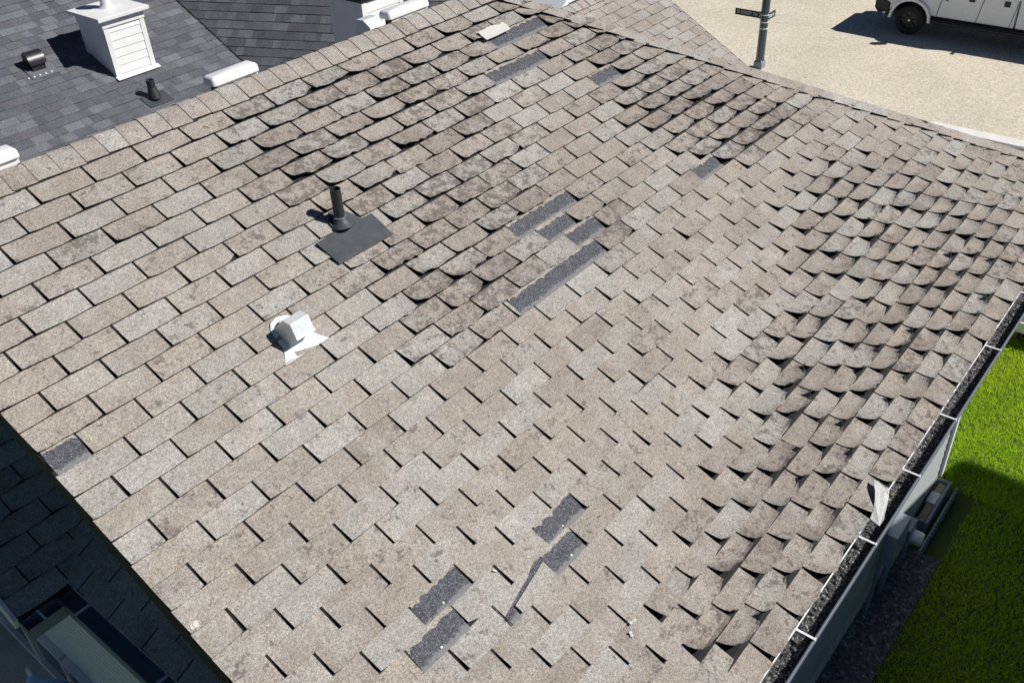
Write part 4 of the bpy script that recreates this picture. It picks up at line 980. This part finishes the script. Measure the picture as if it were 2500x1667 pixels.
for c_l in (0, WB):
    for near in (True, False):
        # flare lip round the arch
        ar_o, ar_i = arch(c_l, r=AR + .06), arch(c_l, r=AR - .01); w_a, w_b = (-.035, .10) if near else (W1 - .10, W1 + .035)
        m = MB()
        for k in range(10): m.prism([T(*(ar_o[k][0], w_a, ar_o[k][1])), T(ar_o[k + 1][0], w_a, ar_o[k + 1][1]), T(ar_i[k + 1][0], w_a, ar_i[k + 1][1]), T(ar_i[k][0], w_a, ar_i[k][1])], (w_b - w_a, 0, 0))
        m.build('fender_flare', M['carwhite'], tr)
        wl0 = bpy.data.objects.new('wheel', None); wc = .15 if near else W1 - .15; link(wl0, tr, T(c_l, wc, RAD))
        m = MB(); ring = []; seg = 32; prf = [(.24, -.13), (.36, -.135), (.395, -.11), (.405, -.05), (.405, .05), (.395, .11), (.36, .135), (.24, .13)]; v = []
        for (r_, w_) in prf: v += [T(c_l + r_ * math.cos(2 * math.pi * j / seg), wc + w_, RAD + r_ * math.sin(2 * math.pi * j / seg)) for j in range(seg)]
        K = len(prf); m.add(v, [(k * seg + j, k * seg + (j + 1) % seg, ((k + 1) % K) * seg + (j + 1) % seg, ((k + 1) % K) * seg + j) for k in range(K) for j in range(seg)]); m.build('tyre', M['tyre'], wl0, sharp=35)
        sd_ = -1 if near else 1; m = MB(); m.tube([T(c_l, wc - .10 * sd_ * -1 * -1, RAD), T(c_l, wc + .06 * sd_, RAD)], .245, 32)
        for k in range(8):
            an = 2 * math.pi * k / 8; dl, dh = math.cos(an), math.sin(an); o_ = T(c_l + .05 * dl - .025 * dh * -1, wc + .055 * sd_, RAD + .05 * dh)
            m.obox(T(c_l + .04 * dl + .022 * dh, wc + .055 * sd_, RAD + .04 * dh - .022 * dl), np.array([0, -dl, dh]) * .185, np.array([0, dh, dl]) * .044, np.array([.045 * sd_, 0, 0]))
        m.tube([T(c_l, wc + .05 * sd_, RAD), T(c_l, wc + .12 * sd_, RAD)], .055, 16); m.build('rim', M['blackmetal'], wl0)
        m = MB(); m.tube([T(c_l, wc + .121 * sd_, RAD), T(c_l, wc + .128 * sd_, RAD)], .03, 12); m.build('hub_cap', M['chrome'], wl0)
m = MB(); m.box(TX + .15, TX + W1 - .15, TY - 5.0, TY + .75, .42, .60); m.build('chassis', M['blackplastic'], tr)
m = MB(); m.obox(T(.95, -.26, 1.40), (0, -.16, 0), (.20, 0, 0), (0, 0, .30)); m.obox(T(1.0, -.06, 1.48), (0, -.05, 0), (.18, 0, 0), (0, 0, .03)); m.build('mirror', M['blackplastic'], tr, bevel=.02)
for w in (.09, W1 - .13):
    m = MB(); m.obox(T(2.80, w, 1.40), (0, -.10, 0), (.05, 0, 0), (0, -.30, .35)); m.build('rack_post', M['carwhite'], tr)
m = MB(); m.box(TX + .25, TX + 1.7, TY - 4.2, TY - 3.05, 1.15, 1.62); crate = m.build('tool_crate', M['red'], None, bevel=.04); tag(crate, 'red crate sitting in the bed of the white pickup', 'crate')

# white car seen over the wing roof
CP = at_z(1390, 8, 1.2); wc_ = empty('parked_car', (CP[0], CP[1] + 1.0, 0)); tag(wc_, 'white car parked on the side street beyond the wing roof', 'car')
prf = [(-2.1, .35), (-2.15, .65), (-1.9, .85), (-1.0, .95), (-.35, 1.38), (.9, 1.42), (1.6, 1.02), (2.1, .95), (2.15, .4)]
m = MB(); m.prism([(CP[0] + l, CP[1] - .2, h) for l, h in prf], (0, 1.75, 0)); m.build('body', M['carwhite'], wc_, bevel=.06)
for l in (-1.35, 1.3):
    for yy in (CP[1] - .22, CP[1] + 1.36): m = MB(); m.tube([(CP[0] + l, yy, .32), (CP[0] + l, yy + .22, .32)], .32, 24); m.build('wheel', M['tyre'], wc_, sharp=40)
m = MB(); m.prism([(CP[0] + l, CP[1] - .215, h) for l, h in ((-.75, .97), (-.30, 1.30), (.82, 1.33), (1.25, 1.02))], (0, .01, 0)); m.build('window', M['glass'], wc_)

# ------------------------------------------------------------------ scraps and debris
def scrap(name, poly, n0, th, mat, label, cat, bend=0):
    m = MB(); m.prism([R3(u, v, n0 + bend * i) for i, (u, v) in enumerate(poly)], NRM * th); o = m.build(name, mat); return tag(o, label, cat)
o6 = lambda ox, oy, k, L: [(ox + x / k, oy + y / k) for x, y in L]
m = MB(); m.prism([at_n(x, y, .042) for x, y in o6(600, 0, 3.357, [(1900, 265), (1935, 300), (1975, 330), (2060, 295), (2170, 240), (2140, 205), (2100, 185), (2075, 205), (2010, 212), (1960, 240)])], NRM * .002)
tag(m.build('torn_paper', M['scrapw']), 'pale torn backing strip lying beside the bare patch near the ridge', 'scrap')
OUT = o6(2080, 1060, 3.32, [(180, 362), (215, 378), (270, 430), (300, 447), (297, 500), (285, 565), (265, 640), (258, 690), (220, 745), (180, 718), (145, 685), (165, 620), (183, 540), (185, 460), (174, 400)])
m = MB(); m.prism([at_n(x, y, .050 + .012 * math.sin(i * 1.1)) for i, (x, y) in enumerate(OUT)], NRM * .004)
tag(m.build('torn_shingle', M['scrap']), 'torn shingle turned pale side up, hanging over the gutter', 'shingle')
def crumb(u, v, s_, label):
    m = MB(); n = 9
    for k in range(3):
        cu, cv = u + random.gauss(0, s_ * .45), v + random.gauss(0, s_ * .45)
        m.prism([R3(cu + s_ * .5 * random.uniform(.5, 1) * math.cos(2 * math.pi * j / n), cv + s_ * .5 * random.uniform(.5, 1) * math.sin(2 * math.pi * j / n), .012 + .003 * k) for j in range(n)], NRM * .006)
    o = m.build('debris', M['scrapw']); tag(o, label, 'debris')
crumb(1.04, 3.736, .024, 'upper of two white crumbs on the lower shingles'); crumb(.972, 3.758, .022, 'lower of two white crumbs on the lower shingles')
crumb(-.63, 2.252, .035, 'white crumb at the broken shingle by the rake edge')
m = MB(); m.tube([R3(.640, 3.016, .014), R3(.652, 3.034, .013)], .005, 8); o = m.build('nail', M['signwhite']); tag(o, 'white nail lying in a shingle slot', 'nail')
# garden umbrella and patio things far below on the left
U0 = at_z(70, 1640, 1.6); ub = empty('umbrella', (U0[0], U0[1], 0)); tag(ub, 'blue garden umbrella on the shaded patio', 'umbrella')
m = MB(); seg = 8
v = [(U0[0], U0[1], 1.6)] + [(U0[0] + .34 * math.cos(2 * math.pi * j / seg), U0[1] + .34 * math.sin(2 * math.pi * j / seg), 1.0) for j in range(seg)]
m.add(v, [(0, 1 + j, 1 + (j + 1) % seg) for j in range(seg)]); o = m.build('canopy', M['umb'], ub); sd = o.modifiers.new('s', 'SOLIDIFY'); sd.thickness = .01
m = MB(); m.tube([(U0[0], U0[1], 0), (U0[0], U0[1], 1.66)], .02, 10); m.build('pole', M['trim'], ub)
